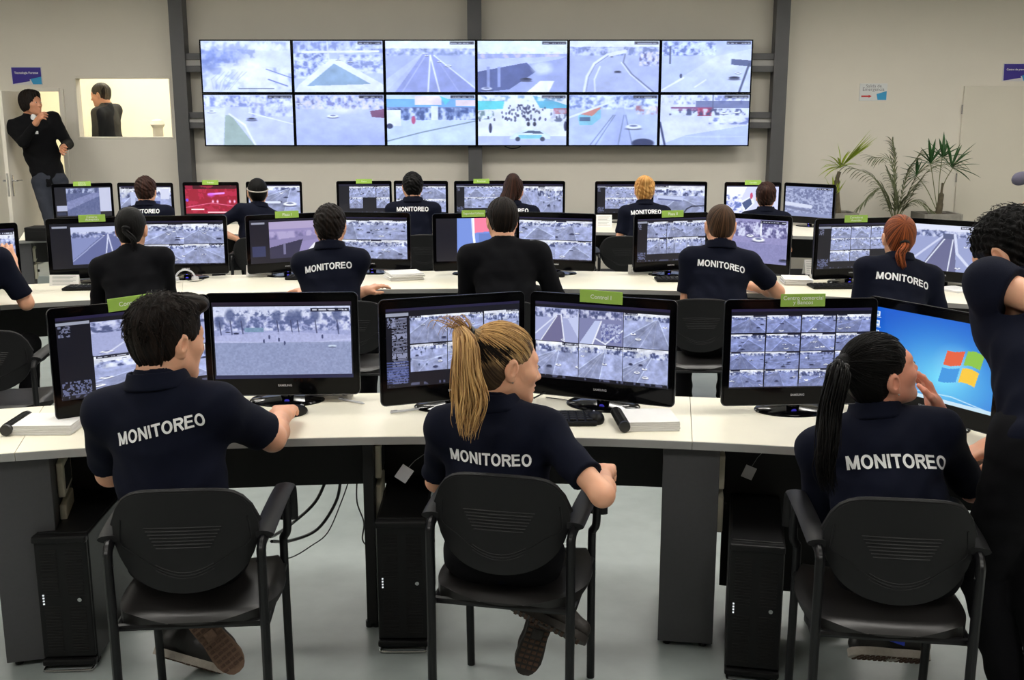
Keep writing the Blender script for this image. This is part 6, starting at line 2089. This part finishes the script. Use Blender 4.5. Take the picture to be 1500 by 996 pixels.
    # ---- lettering across the back
    if print_:
        txt, width, slope, zz, curve = print_
        me = glyph_mesh(txt)
        xs = [v.co.x for v in me.vertices]
        kx = width / (max(xs) - min(xs))
        dg = bpy.context.evaluated_depsgraph_get()
        tree = BVHTree.FromObject(shirt, dg)
        cen = chest + spn * (0.035 + print_dz) + rt * print_dx
        back = -fw
        bad = 0
        for v in me.vertices:
            x = v.co.x * kx; y = v.co.y * kx * 1.0
            y += slope * x - curve * (x / (width / 2)) ** 2
            o_ = cen + rt * x + spn * (y + zz) + back * 0.5
            h = tree.ray_cast(Vector(o_.tolist()), Vector((-back).tolist()), 1.0)
            if h[0] is None:
                v.co = Vector((o_ - back * 0.4).tolist()); bad += 1
            else:
                v.co = h[0] + Vector((back * 0.003).tolist())
        me.materials.clear()
        link('shirt_lettering', me, M_white, e)
    return dict(root=e, base=base, head=head, Rh=Rh, T=T, nb=nb, spn=spn, fw=fw, rt=rt, arms=arms, ft=ft, shirt=shirt)


PZ = lambda x, y, **k: np.array(P(x, y, **k))

# ================================================================== FRONT ROW
# man at the left
def ex_none(*a): pass

hd = PZ(247, 497, Y=3.0)
m1 = person('person', 'person with short dark hair and printed navy polo, right hand on a mouse, front row', PZ(274, 800, Y=2.93) * V3(1, 1, 0) + V3(0, 0, 0.545), hd,
            yaw=-6, hyaw=-38, hpitch=-6, hroll=0, hair='darkbrown', style='quiff', g=1.03, sw=0.168, build=1.0, res=0.0055, headres=0.0038, tilt=-0.05,
            hands=[PZ(215, 655, Y=3.38), PZ(424, 611, Y=3.44) + V3(-0.02, -0.03, 0.012)], elbow=[(-0.35, -0.3, -1), (0.5, -0.45, -0.6)], curl=(0.5, 0.32), sleeve_m=(0.12, 0.12),
            feet=[PZ(272, 925, Y=3.22), PZ(300, 908, Y=3.12)], knees=[(-0.1, 1, 0.6), (-0.3, 1, 0.6)],
            shoes=[((0.8, 0.3, -0.45), (0.2, 0.5, 0.8)), ((0.60, -0.15, -0.75), (-0.15, 0.92, -0.35))], shoe=[(M_shoe, M_solew), (M_shoe, M_sole)],
            print_=('MONITOREO', 0.254, 0.17, -0.008, 0.004), print_dx=0.03)

# blond ponytail woman
hd = PZ(741, 534, Y=3.0)
def ex_pony(sh, T, R):
    sh.ell(T(0, -0.108, 0.078), (0.026, 0.026, 0.024), R, 0.012)
m2_ = person('person', 'person with long streaked blond ponytail and printed navy polo, hand on armrest', PZ(738, 790, Y=2.945) * V3(1, 1, 0) + V3(0, 0, 0.535), hd,
             yaw=-12, hyaw=-68, hpitch=-7, hroll=-4, hair='streaked', style='pulled', fem=True, g=0.97, sw=0.152, build=0.98, res=0.0055, headres=0.0036, tilt=-0.05,
             hands=[PZ(690, 640, Y=3.36), PZ(884, 694, Y=2.98)], elbow=[(-0.45, -0.3, -0.9), (0.8, -0.6, -0.7)], curl=(0.5, 0.75), palm=((0, 0, 1), (0, 0, 1)), sleeve_m=(0.14, 0.05),
             feet=[PZ(795, 866, Y=3.12), PZ(790, 893, Y=3.2)], knees=[(-0.1, 1, 0.6), (-0.1, 1, 0.6)],
             shoes=[((0.85, -0.2, -0.35), (0.3, 0.6, 0.8)), ((-0.3, -0.1, -0.9), (-0.1, 0.95, -0.2))], shoe=[(M_boot, M_boot), (M_boot, M_boot)],
             print_=('MONITOREO', 0.236, -0.045, -0.045, 0.002), extra=ex_pony)


def ponytail(pr, tie_l, out_l, path_w, n, spread, rad, hm, seed, tie_m=M_slot, tail_len=0.0, wave=0.006, rmin=0.0016, rmax=0.0034, parent_name='ponytail', spray=0):
    """strands from the tie out to out_l (head frame) then down the world path"""
    T, base = pr['T'], pr['base']
    a = T(*tie_l); b_ = T(*out_l)
    pts = [a, b_] + [np.array(p, float) - base for p in path_w]
    rs = np.random.RandomState(seed)
    paths, radii = [], []
    for i in range(n):
        o1 = rs.normal(size=3); o1 /= np.linalg.norm(o1) + 1e-6
        rr = rs.rand() ** 0.5
        P_ = []
        L = rs.uniform(0.72, 1.0)
        ph = rs.rand(3) * 6
        for j, p in enumerate(pts):
            t = j / (len(pts) - 1)
            w_ = spread[min(j, len(spread) - 1)] * rr
            P_.append(p + o1 * w_ + wave * t * np.array((math.sin(ph[0] + j * 1.9), math.sin(ph[1] + j * 1.7), 0)))
        sp_ = np_spline(P_, 5)
        sp_ = sp_[:max(6, int(len(sp_) * L))]
        paths.append(sp_); radii.append(rs.uniform(rmin, rmax))
    for i in range(spray):
        o1 = rs.normal(size=3) * V3(1, 0.6, 0.5)
        d = norm(b_ - a) * 0.05 + V3(0, 0, 0.03) + o1 * 0.018
        paths.append(np_spline([a, a + d * 0.6, a + d + V3(-0.01, 0, 0.0), a + d * 1.1 + V3(-0.02, 0, -0.03)], 4)); radii.append(rs.uniform(0.0012, 0.002))
    ob = strands(paths, radii, parent_name, hm, pr['root'])
    ax = norm(b_ - a)
    e1 = norm(np.cross(ax, V3(0, 0.3, 1))); e2 = np.cross(ax, e1)
    c = a + ax * 0.012
    MB().tube([Vector((c + (e1 * math.cos(t) + e2 * math.sin(t)) * (rad + 0.003)).tolist()) for t in [2 * PI * k / 20 for k in range(20)]], 0.0075, 8, closed=True).build('hair_tie', tie_m, pr['root'], smooth=True)
    return ob


comb(m2_, 0.97, 'pulled', 900, 3, HM['pony'], tie=(0, -0.112, 0.080), th=0.007, zsel=lambda a: a[2] > 0.12 - 0.25 * a[1] or a[1] > 0.35, lift=0.003)
comb(m2_, 0.97, 'pulled', 420, 4, HM['darkbrown'], tie=(0, -0.112, 0.080), th=0.007, zsel=lambda a: a[2] < 0.30 and a[1] < 0.2, lift=0.002)
comb(m1, 1.03, 'short', 1100, 6, HM['darkbrown'], th=0.011, lift=0.006)
ponytail(m2_, (0, -0.112, 0.080), (0, -0.150, 0.090), [PZ(682, 505, Y=2.86), PZ(684, 545, Y=2.83), PZ(690, 580, Y=2.82), PZ(686, 612, Y=2.80), PZ(684, 640, Y=2.79)],
         330, (0.012, 0.020, 0.034, 0.044, 0.056, 0.046, 0.028), 0.017, HM['pony'], 5, M_tube, spray=40, rmin=0.0022, rmax=0.0042)
# small stud earring
ee = MB().lathe([(0, -0.003), (0.003, 0), (0, 0.003)], 8).build('earring', M_chrome, m2_['root']); ee.location = m2_['T'](0.083, -0.008, -0.042).tolist()

# dark ponytail woman leaning back, chin on hand
hd = PZ(1290, 545, Y=3.0)
m3_ = person('person', 'person with long black ponytail and teal hair tie, chin propped on hand, front row right', PZ(1316, 800, Y=2.86) * V3(1, 1, 0) + V3(0, 0, 0.53), hd,
             yaw=-8, hyaw=-76, hpitch=20, hroll=4, hair='black', style='pulled', fem=True, g=0.99, sw=0.165, build=1.03, res=0.0055, headres=0.0038, tilt=0.04,
             hands=[PZ(1215, 668, Y=3.26), PZ(1374, 604, Y=3.10)], elbow=[(-0.1, -0.3, -1), (0.5, -0.1, -1.0)], curl=(0.4, 0.38), palm=((0, 0, 1), (0.8, 0.1, 0.5)), skin='pink', sleeve_m=(0.3, 0.25),
             feet=[PZ(1322, 922, Y=3.1), PZ(1345, 905, Y=3.25)],
             shoes=[((-0.88, -0.10, 0.12), (0.15, 0.62, 0.75)), ((0.3, 0.8, -0.2), (0, 0.2, 0.9))], shoe=[(M_shoe, M_solew, M_blue), (M_shoe, M_solew)],
             print_=('MONITOREO', 0.276, -0.16, -0.05, 0.008), print_dx=0.03, extra=ex_pony)
comb(m3_, 0.99, 'pulled', 700, 8, HM['black'], tie=(0, -0.112, 0.060), th=0.007, lift=0.003)
ponytail(m3_, (0, -0.112, 0.060), (0, -0.142, 0.058), [PZ(1228, 545, Y=2.86), PZ(1216, 600, Y=2.83), PZ(1212, 650, Y=2.80), PZ(1208, 690, Y=2.79), PZ(1218, 725, Y=2.80)],
         300, (0.012, 0.020, 0.032, 0.034, 0.034, 0.030, 0.024), 0.016, HM['black'], 9, M_teal, rmin=0.0022, rmax=0.0042)
ee = MB().lathe([(0, -0.004), (0.004, 0), (0, 0.004)], 8).build('earring', M_solew, m3_['root']); ee.location = m3_['T'](0.083, -0.006, -0.044).tolist()

# man standing bent over the right end, half out of the picture
hd = PZ(1477, 372, Y=3.12)
m4_ = person('person', 'person bending over the front desk at the right edge, bare upper arm, curly dark hair', PZ(1532, 700, Y=2.75) * V3(1, 1, 0) + V3(0.0, 0, 0.93), hd,
             yaw=24, hyaw=40, hpitch=-34, hroll=0, hair='black', style='curlytop', g=1.0, sw=0.17, build=1.12, res=0.006, headres=0.0042, legs='stand',
             hands=[(1.66, 2.56, 1.14), PZ(1462, 648, Y=3.16)], elbow=[(1.0, -0.75, 0.25), (0.6, 0.3, -0.6)], curl=(0.4, 0.5), skin='light', sleeve_m=(-0.46, 0),
             feet=[PZ(1500, 996, Y=2.75) * V3(1, 1, 0) + V3(0, 0, 0.09), PZ(1560, 996, Y=2.6) * V3(1, 1, 0) + V3(0.03, 0, 0.09)])

comb(m4_, 1.0, 'short', 700, 16, HM['black'], th=0.012, lift=0.008, L=(0.1, 0.3))
# ================================================================== MIDDLE ROW
def seat_hip(px, Y, z=0.53): return np.array((P(px, 420, Y=Y).x, Y, z))

R2 = 0.0095
hd = PZ(193, 336, Y=6.02)
p5 = person('person', 'person with dark hair tied back in a plain black sweater, middle row left', seat_hip(200, 5.78), hd, yaw=2, hyaw=4, hpitch=-4, hair='black', style='pulled', fem=True, sw=0.165, build=1.05, g=1.0,
            top='sweater', topmat=M_sweater, sleeve='long', res=R2, headres=0.0065, hands=[PZ(165, 415, Y=6.25), PZ(235, 415, Y=6.25)])
ponytail(p5, (0, -0.108, 0.02), (0, -0.125, -0.01), [PZ(196, 352, Y=5.88), PZ(196, 372, Y=5.87)], 60, (0.012, 0.016, 0.018, 0.012), 0.014, HM['black'], 3, rmin=0.003, rmax=0.005)
hd = PZ(484, 332, Y=6.12)
p6 = person('person', 'person with short dark brown hair in printed navy polo, arms folded, middle row', seat_hip(488, 5.95), hd, yaw=0, hyaw=3, hpitch=-2, hair='darkbrown', style='curlytop', sw=0.160, build=1.0, g=1.02,
            res=R2, headres=0.0065, hands=[PZ(530, 428, Y=6.2), PZ(455, 428, Y=6.3)], elbow=[(-0.3, -0.2, -1), (0.4, 0, -1)], print_=('MONITOREO', 0.265, 0.05, 0.0, 0.004))
hd = PZ(735, 323, Y=6.16)
p7 = person('person', 'person with dark hair and broad back in plain black sweater at the centre, middle row', seat_hip(745, 5.95), hd, yaw=3, hyaw=14, hpitch=-6, hair='darkbrown', style='short', sw=0.178, build=1.10, g=1.04,
            top='sweater', topmat=M_sweater, sleeve='long', res=R2, headres=0.0065, hands=[PZ(720, 430, Y=6.4), PZ(775, 424, Y=6.35)], elbow=[(-0.3, 0, -1), (0.4, 0, -0.8)])
hd = PZ(1055, 331, Y=6.12)
p8 = person('person', 'person with cropped light brown hair in printed navy polo, forearm on the middle desk', seat_hip(1050, 5.92), hd, yaw=-4, hyaw=-2, hpitch=-2, hair='buzz', style='buzz', sw=0.165, build=1.0, g=1.02,
            res=R2, headres=0.0065, hands=[PZ(1030, 440, Y=6.3), PZ(1100, 418, Y=6.38)], elbow=[(-0.2, -0.2, -1), (0.8, -0.1, -0.6)], print_=('MONITOREO', 0.265, -0.10, 0.0, 0.004))
hd = PZ(1316, 348, Y=5.9)
p9 = person('person', 'person with auburn ponytail in printed navy polo, middle row right', seat_hip(1312, 5.68), hd, yaw=-3, hyaw=-3, hpitch=-3, hair='red', style='pulled', fem=True, sw=0.165, build=1.08, g=1.02,
            res=R2, headres=0.0065, hands=[PZ(1290, 445, Y=6.0), PZ(1345, 445, Y=6.0)], print_=('MONITOREO', 0.285, -0.08, -0.02, 0.006))
ponytail(p9, (0, -0.110, -0.01), (0, -0.125, -0.04), [PZ(1319, 372, Y=5.75), PZ(1322, 388, Y=5.74), PZ(1324, 400, Y=5.75)], 110, (0.016, 0.022, 0.026, 0.02, 0.01), 0.016, HM['red'], 3, rmin=0.003, rmax=0.005)
# left edge: only forearm and hand enter the picture
hd = PZ(-52, 335, Y=5.85)
p10 = person('person', 'person mostly outside the left edge, elbow on the middle desk and hand raised', seat_hip(-50, 5.62), hd, yaw=6, hyaw=10, hpitch=-4, hair='black', style='short', sw=0.185, res=R2, skin='light',
             hands=[PZ(-110, 430, Y=5.95), PZ(17, 388, Y=5.98)], sleeve_m=(0, 0.16), elbow=[(-1, 0, -0.6), (0.7, -0.7, -1.2)], curl=(0.4, 0.35), palm=(None, (0.2, -0.9, 0.5)))

# ================================================================== BACK ROW
R3 = 0.012
def hd3(x, y): return PZ(x, y, Y=9.42)
p11 = person('person', 'person with short brown hair at the back row left end', seat_hip(222, 9.28), hd3(214, 280), yaw=4, hyaw=6, hair='brown', style='curlytop', sw=0.175, res=R3, headres=0.009, g=1.02, print_=('MONITOREO', 0.27, -0.02, 0.045, 0.002))
p12 = person('person', 'person with tied black hair turned left, back row under the red screen', seat_hip(372, 9.2, 0.60), PZ(377, 282, Y=9.35), yaw=38, hyaw=20, hair='black', style='pulled', fem=True, sw=0.17, res=R3, headres=0.009,
             hands=[PZ(352, 352, Y=9.15), PZ(385, 345, Y=9.5)], elbow=[(-0.9, -0.3, -0.6), (0.5, -0.6, -0.6)])
tie = MB().tube([Vector((p12['T'](0.088 * math.cos(a), -0.02 + 0.108 * math.sin(a), 0.03 + 0.02 * math.sin(a))).tolist()) for a in [2 * PI * k / 24 for k in range(24)]], 0.006, 6, closed=True).build('hair_band', M_solew, p12['root'], smooth=True)
p13 = person('person', 'person with short black hair in printed navy polo, back row left of the middle column', seat_hip(607, 9.32), hd3(604, 274), yaw=2, hyaw=14, hair='black', style='full', sw=0.178, res=R3, headres=0.009, g=1.02, print_=('MONITOREO', 0.275, 0.0, 0.045, 0.002))
def ex_curl(sh, T, R):
    sh.ell(T(0, -0.06, 0.11), (0.055, 0.05, 0.05), R, 0.03)
    sh.cone(T(0, -0.09, 0.09), T(-0.05, -0.12, -0.06), 0.055, 0.06, 0.03).cone(T(-0.05, -0.12, -0.06), T(-0.09, -0.11, -0.17), 0.055, 0.03, 0.03)
p14 = person('person', 'person with high curly brown ponytail, back row right of the middle column', seat_hip(754, 9.30), hd3(752, 280), yaw=-2, hyaw=-4, hair='brown', style='full', fem=True, sw=0.17, res=R3, headres=0.009, print_=('MONITOREO', 0.27, 0.0, 0.05, 0.002), extra=ex_curl)
def ex_bun(sh, T, R):
    sh.ell(T(0.0, -0.10, 0.085), (0.048, 0.042, 0.044), R, 0.012)
p15 = person('person', 'person with blond bun and printed navy polo, back row right', seat_hip(944, 9.25), hd3(944, 279), yaw=3, hyaw=-4, hair='blond', style='full', fem=True, sw=0.17, res=R3, headres=0.009, print_=('MONITOREO', 0.265, 0.04, 0.03, 0.002), extra=ex_bun)
def ex_updo(sh, T, R):
    sh.ell(T(0.0, -0.09, 0.05), (0.05, 0.045, 0.05), R, 0.02)
p16 = person('person', 'person with dark hair pinned up, hunched low at the back row right end', seat_hip(1116, 9.35), hd3(1122, 288), yaw=-4, hyaw=-12, hair='brown', style='full', fem=True, sw=0.165, res=R3, headres=0.009, extra=ex_updo)

# ================================================================== MEN BY THE DOOR AND WINDOW
hd = PZ(46, 151, Y=11.42)
x0 = hd[0]
p17 = person('person', 'person in black jacket and grey jeans leaning on the open door, hand at chest', np.array((x0 + 0.14, 11.38, 1.12)), hd, yaw=-160, hyaw=-110, hpitch=4, hroll=0, skin='tan', hair='darkbrown', style='mop', g=1.06, sw=0.185, build=1.12,
             top='jacket', topmat=M_jacket, sleeve='long', legs='stand', legmat=M_jeans, res=0.0105, headres=0.0065, wr=0.009,
             hands=[PZ(93, 216, Y=11.25), PZ(52, 181, Y=11.12)], elbow=[(0.25, 0.3, -0.6), (-0.5, 0.1, -1)], curl=(0.6, 0.7), palm=((0, -1, 0), (0, -0.7, 0.7)),
             feet=[(x0 + 0.36, 11.3, 0.28), (x0 + 0.22, 11.36, 0.28)])
s = SDF(); s.ell(p17['nb'] + V3(0.060, -0.062, -0.025), (0.035, 0.03, 0.06), None, 0.01)
link('tee_shirt', s.mesh('tee_shirt', 0.008), M_tee, p17['root'], smooth=True)
MB().box((0, 0, 0), (0.03, 0.006, 0.03), 0.002).build('badge', M_white, p17['root']).location = (p17['nb'] + V3(0.12, -0.16, -0.16)).tolist()
hd = PZ(147, 139, Y=12.55)
p18 = person('person', 'person in charcoal jacket seen in profile through the wall window', np.array((hd[0] + 0.05, 12.62, 1.19)), hd, yaw=82, hyaw=86, hpitch=-10, skin='tan', hair='darkbrown', style='short', g=1.04, sw=0.185, build=1.12,
             top='jacket', topmat=M_greyjacket, sleeve='long', legs='stand', res=0.0105, headres=0.0065,
             hands=[(hd[0] - 0.1, 12.5, 1.25), (hd[0] - 0.1, 12.8, 1.25)], feet=[(hd[0] + 0.05, 12.55, 0.28), (hd[0] + 0.1, 12.7, 0.28)])
MB().box((0, 0, 0), (0.035, 0.006, 0.035), 0.002).build('badge', M_white, p18['root']).location = (p18['nb'] + V3(0.0, -0.16, -0.22)).tolist()
# pale post in the room behind the window
a = P(231, 185, Y=13.2)
mb = MB().lathe([(0, 0.19), (0.07, 0.19), (0.07, 1.0), (0.06, a.z - 0.01), (0, a.z - 0.01)], 20)
tag(mb.lathe([(0, 0.0), (0.06, 0.01), (0.085, 0.05), (0.065, 0.10), (0, 0.12)], 20, (0, 0, a.z - 0.03)).build('bollard', mat('pale_post', srgb(205, 200, 190), 0.6, noise=0.03), smooth=True), 'pale rounded post standing in the room behind the window', 'post').location = (a.x, 13.2, 0)

# someone at the far right, only a grey sleeve shows
hd = PZ(1560, 215, Y=9.0)
p19 = person('person', 'person at the far right edge of whom only a grey sleeved elbow shows', np.array((hd[0] + 0.02, 8.95, 0.95)), hd, yaw=30, hyaw=30, hair='black', style='short', top='jacket', topmat=M_greysleeve, sleeve='long', legs='stand', res=0.014, headres=0.011,
             hands=[(hd[0] - 0.10, 9.1, 1.34), None], elbow=[(-1, -0.2, -0.3), None])

# ------------------------------------------------------------------ chairs of the rows behind
chair_px(1030, 434, -2, 'black visitor chair behind the cropped haired man, middle row')
chair_px(512, 437, 0, 'black visitor chair behind the man with folded arms, middle row')
chair_px(740, 437, 0, 'black visitor chair under the broad back in plain black sweater')
chair_px(200, 450, 4, 'black visitor chair under the middle row person with hair tied back')
chair_px(1312, 458, -4, 'black visitor chair under the auburn ponytail woman')
chair_px(-30, 480, 8, 'black visitor chair cut by the left edge beside the white floor')
chair_px(620, 341, 0, 'black visitor chair in the back row left of the middle column')
chair_px(915, 343, 0, 'black visitor chair in the back row under the blond bun')
chair_px(222, 345, 3, 'black visitor chair at the back row left end')
chair_px(372, 345, 0, 'black visitor chair under the turned person beside the red screen')
chair_px(756, 341, 0, 'black visitor chair under the curly brown ponytail')
chair_px(1118, 343, 0, 'black visitor chair at the back row right end')
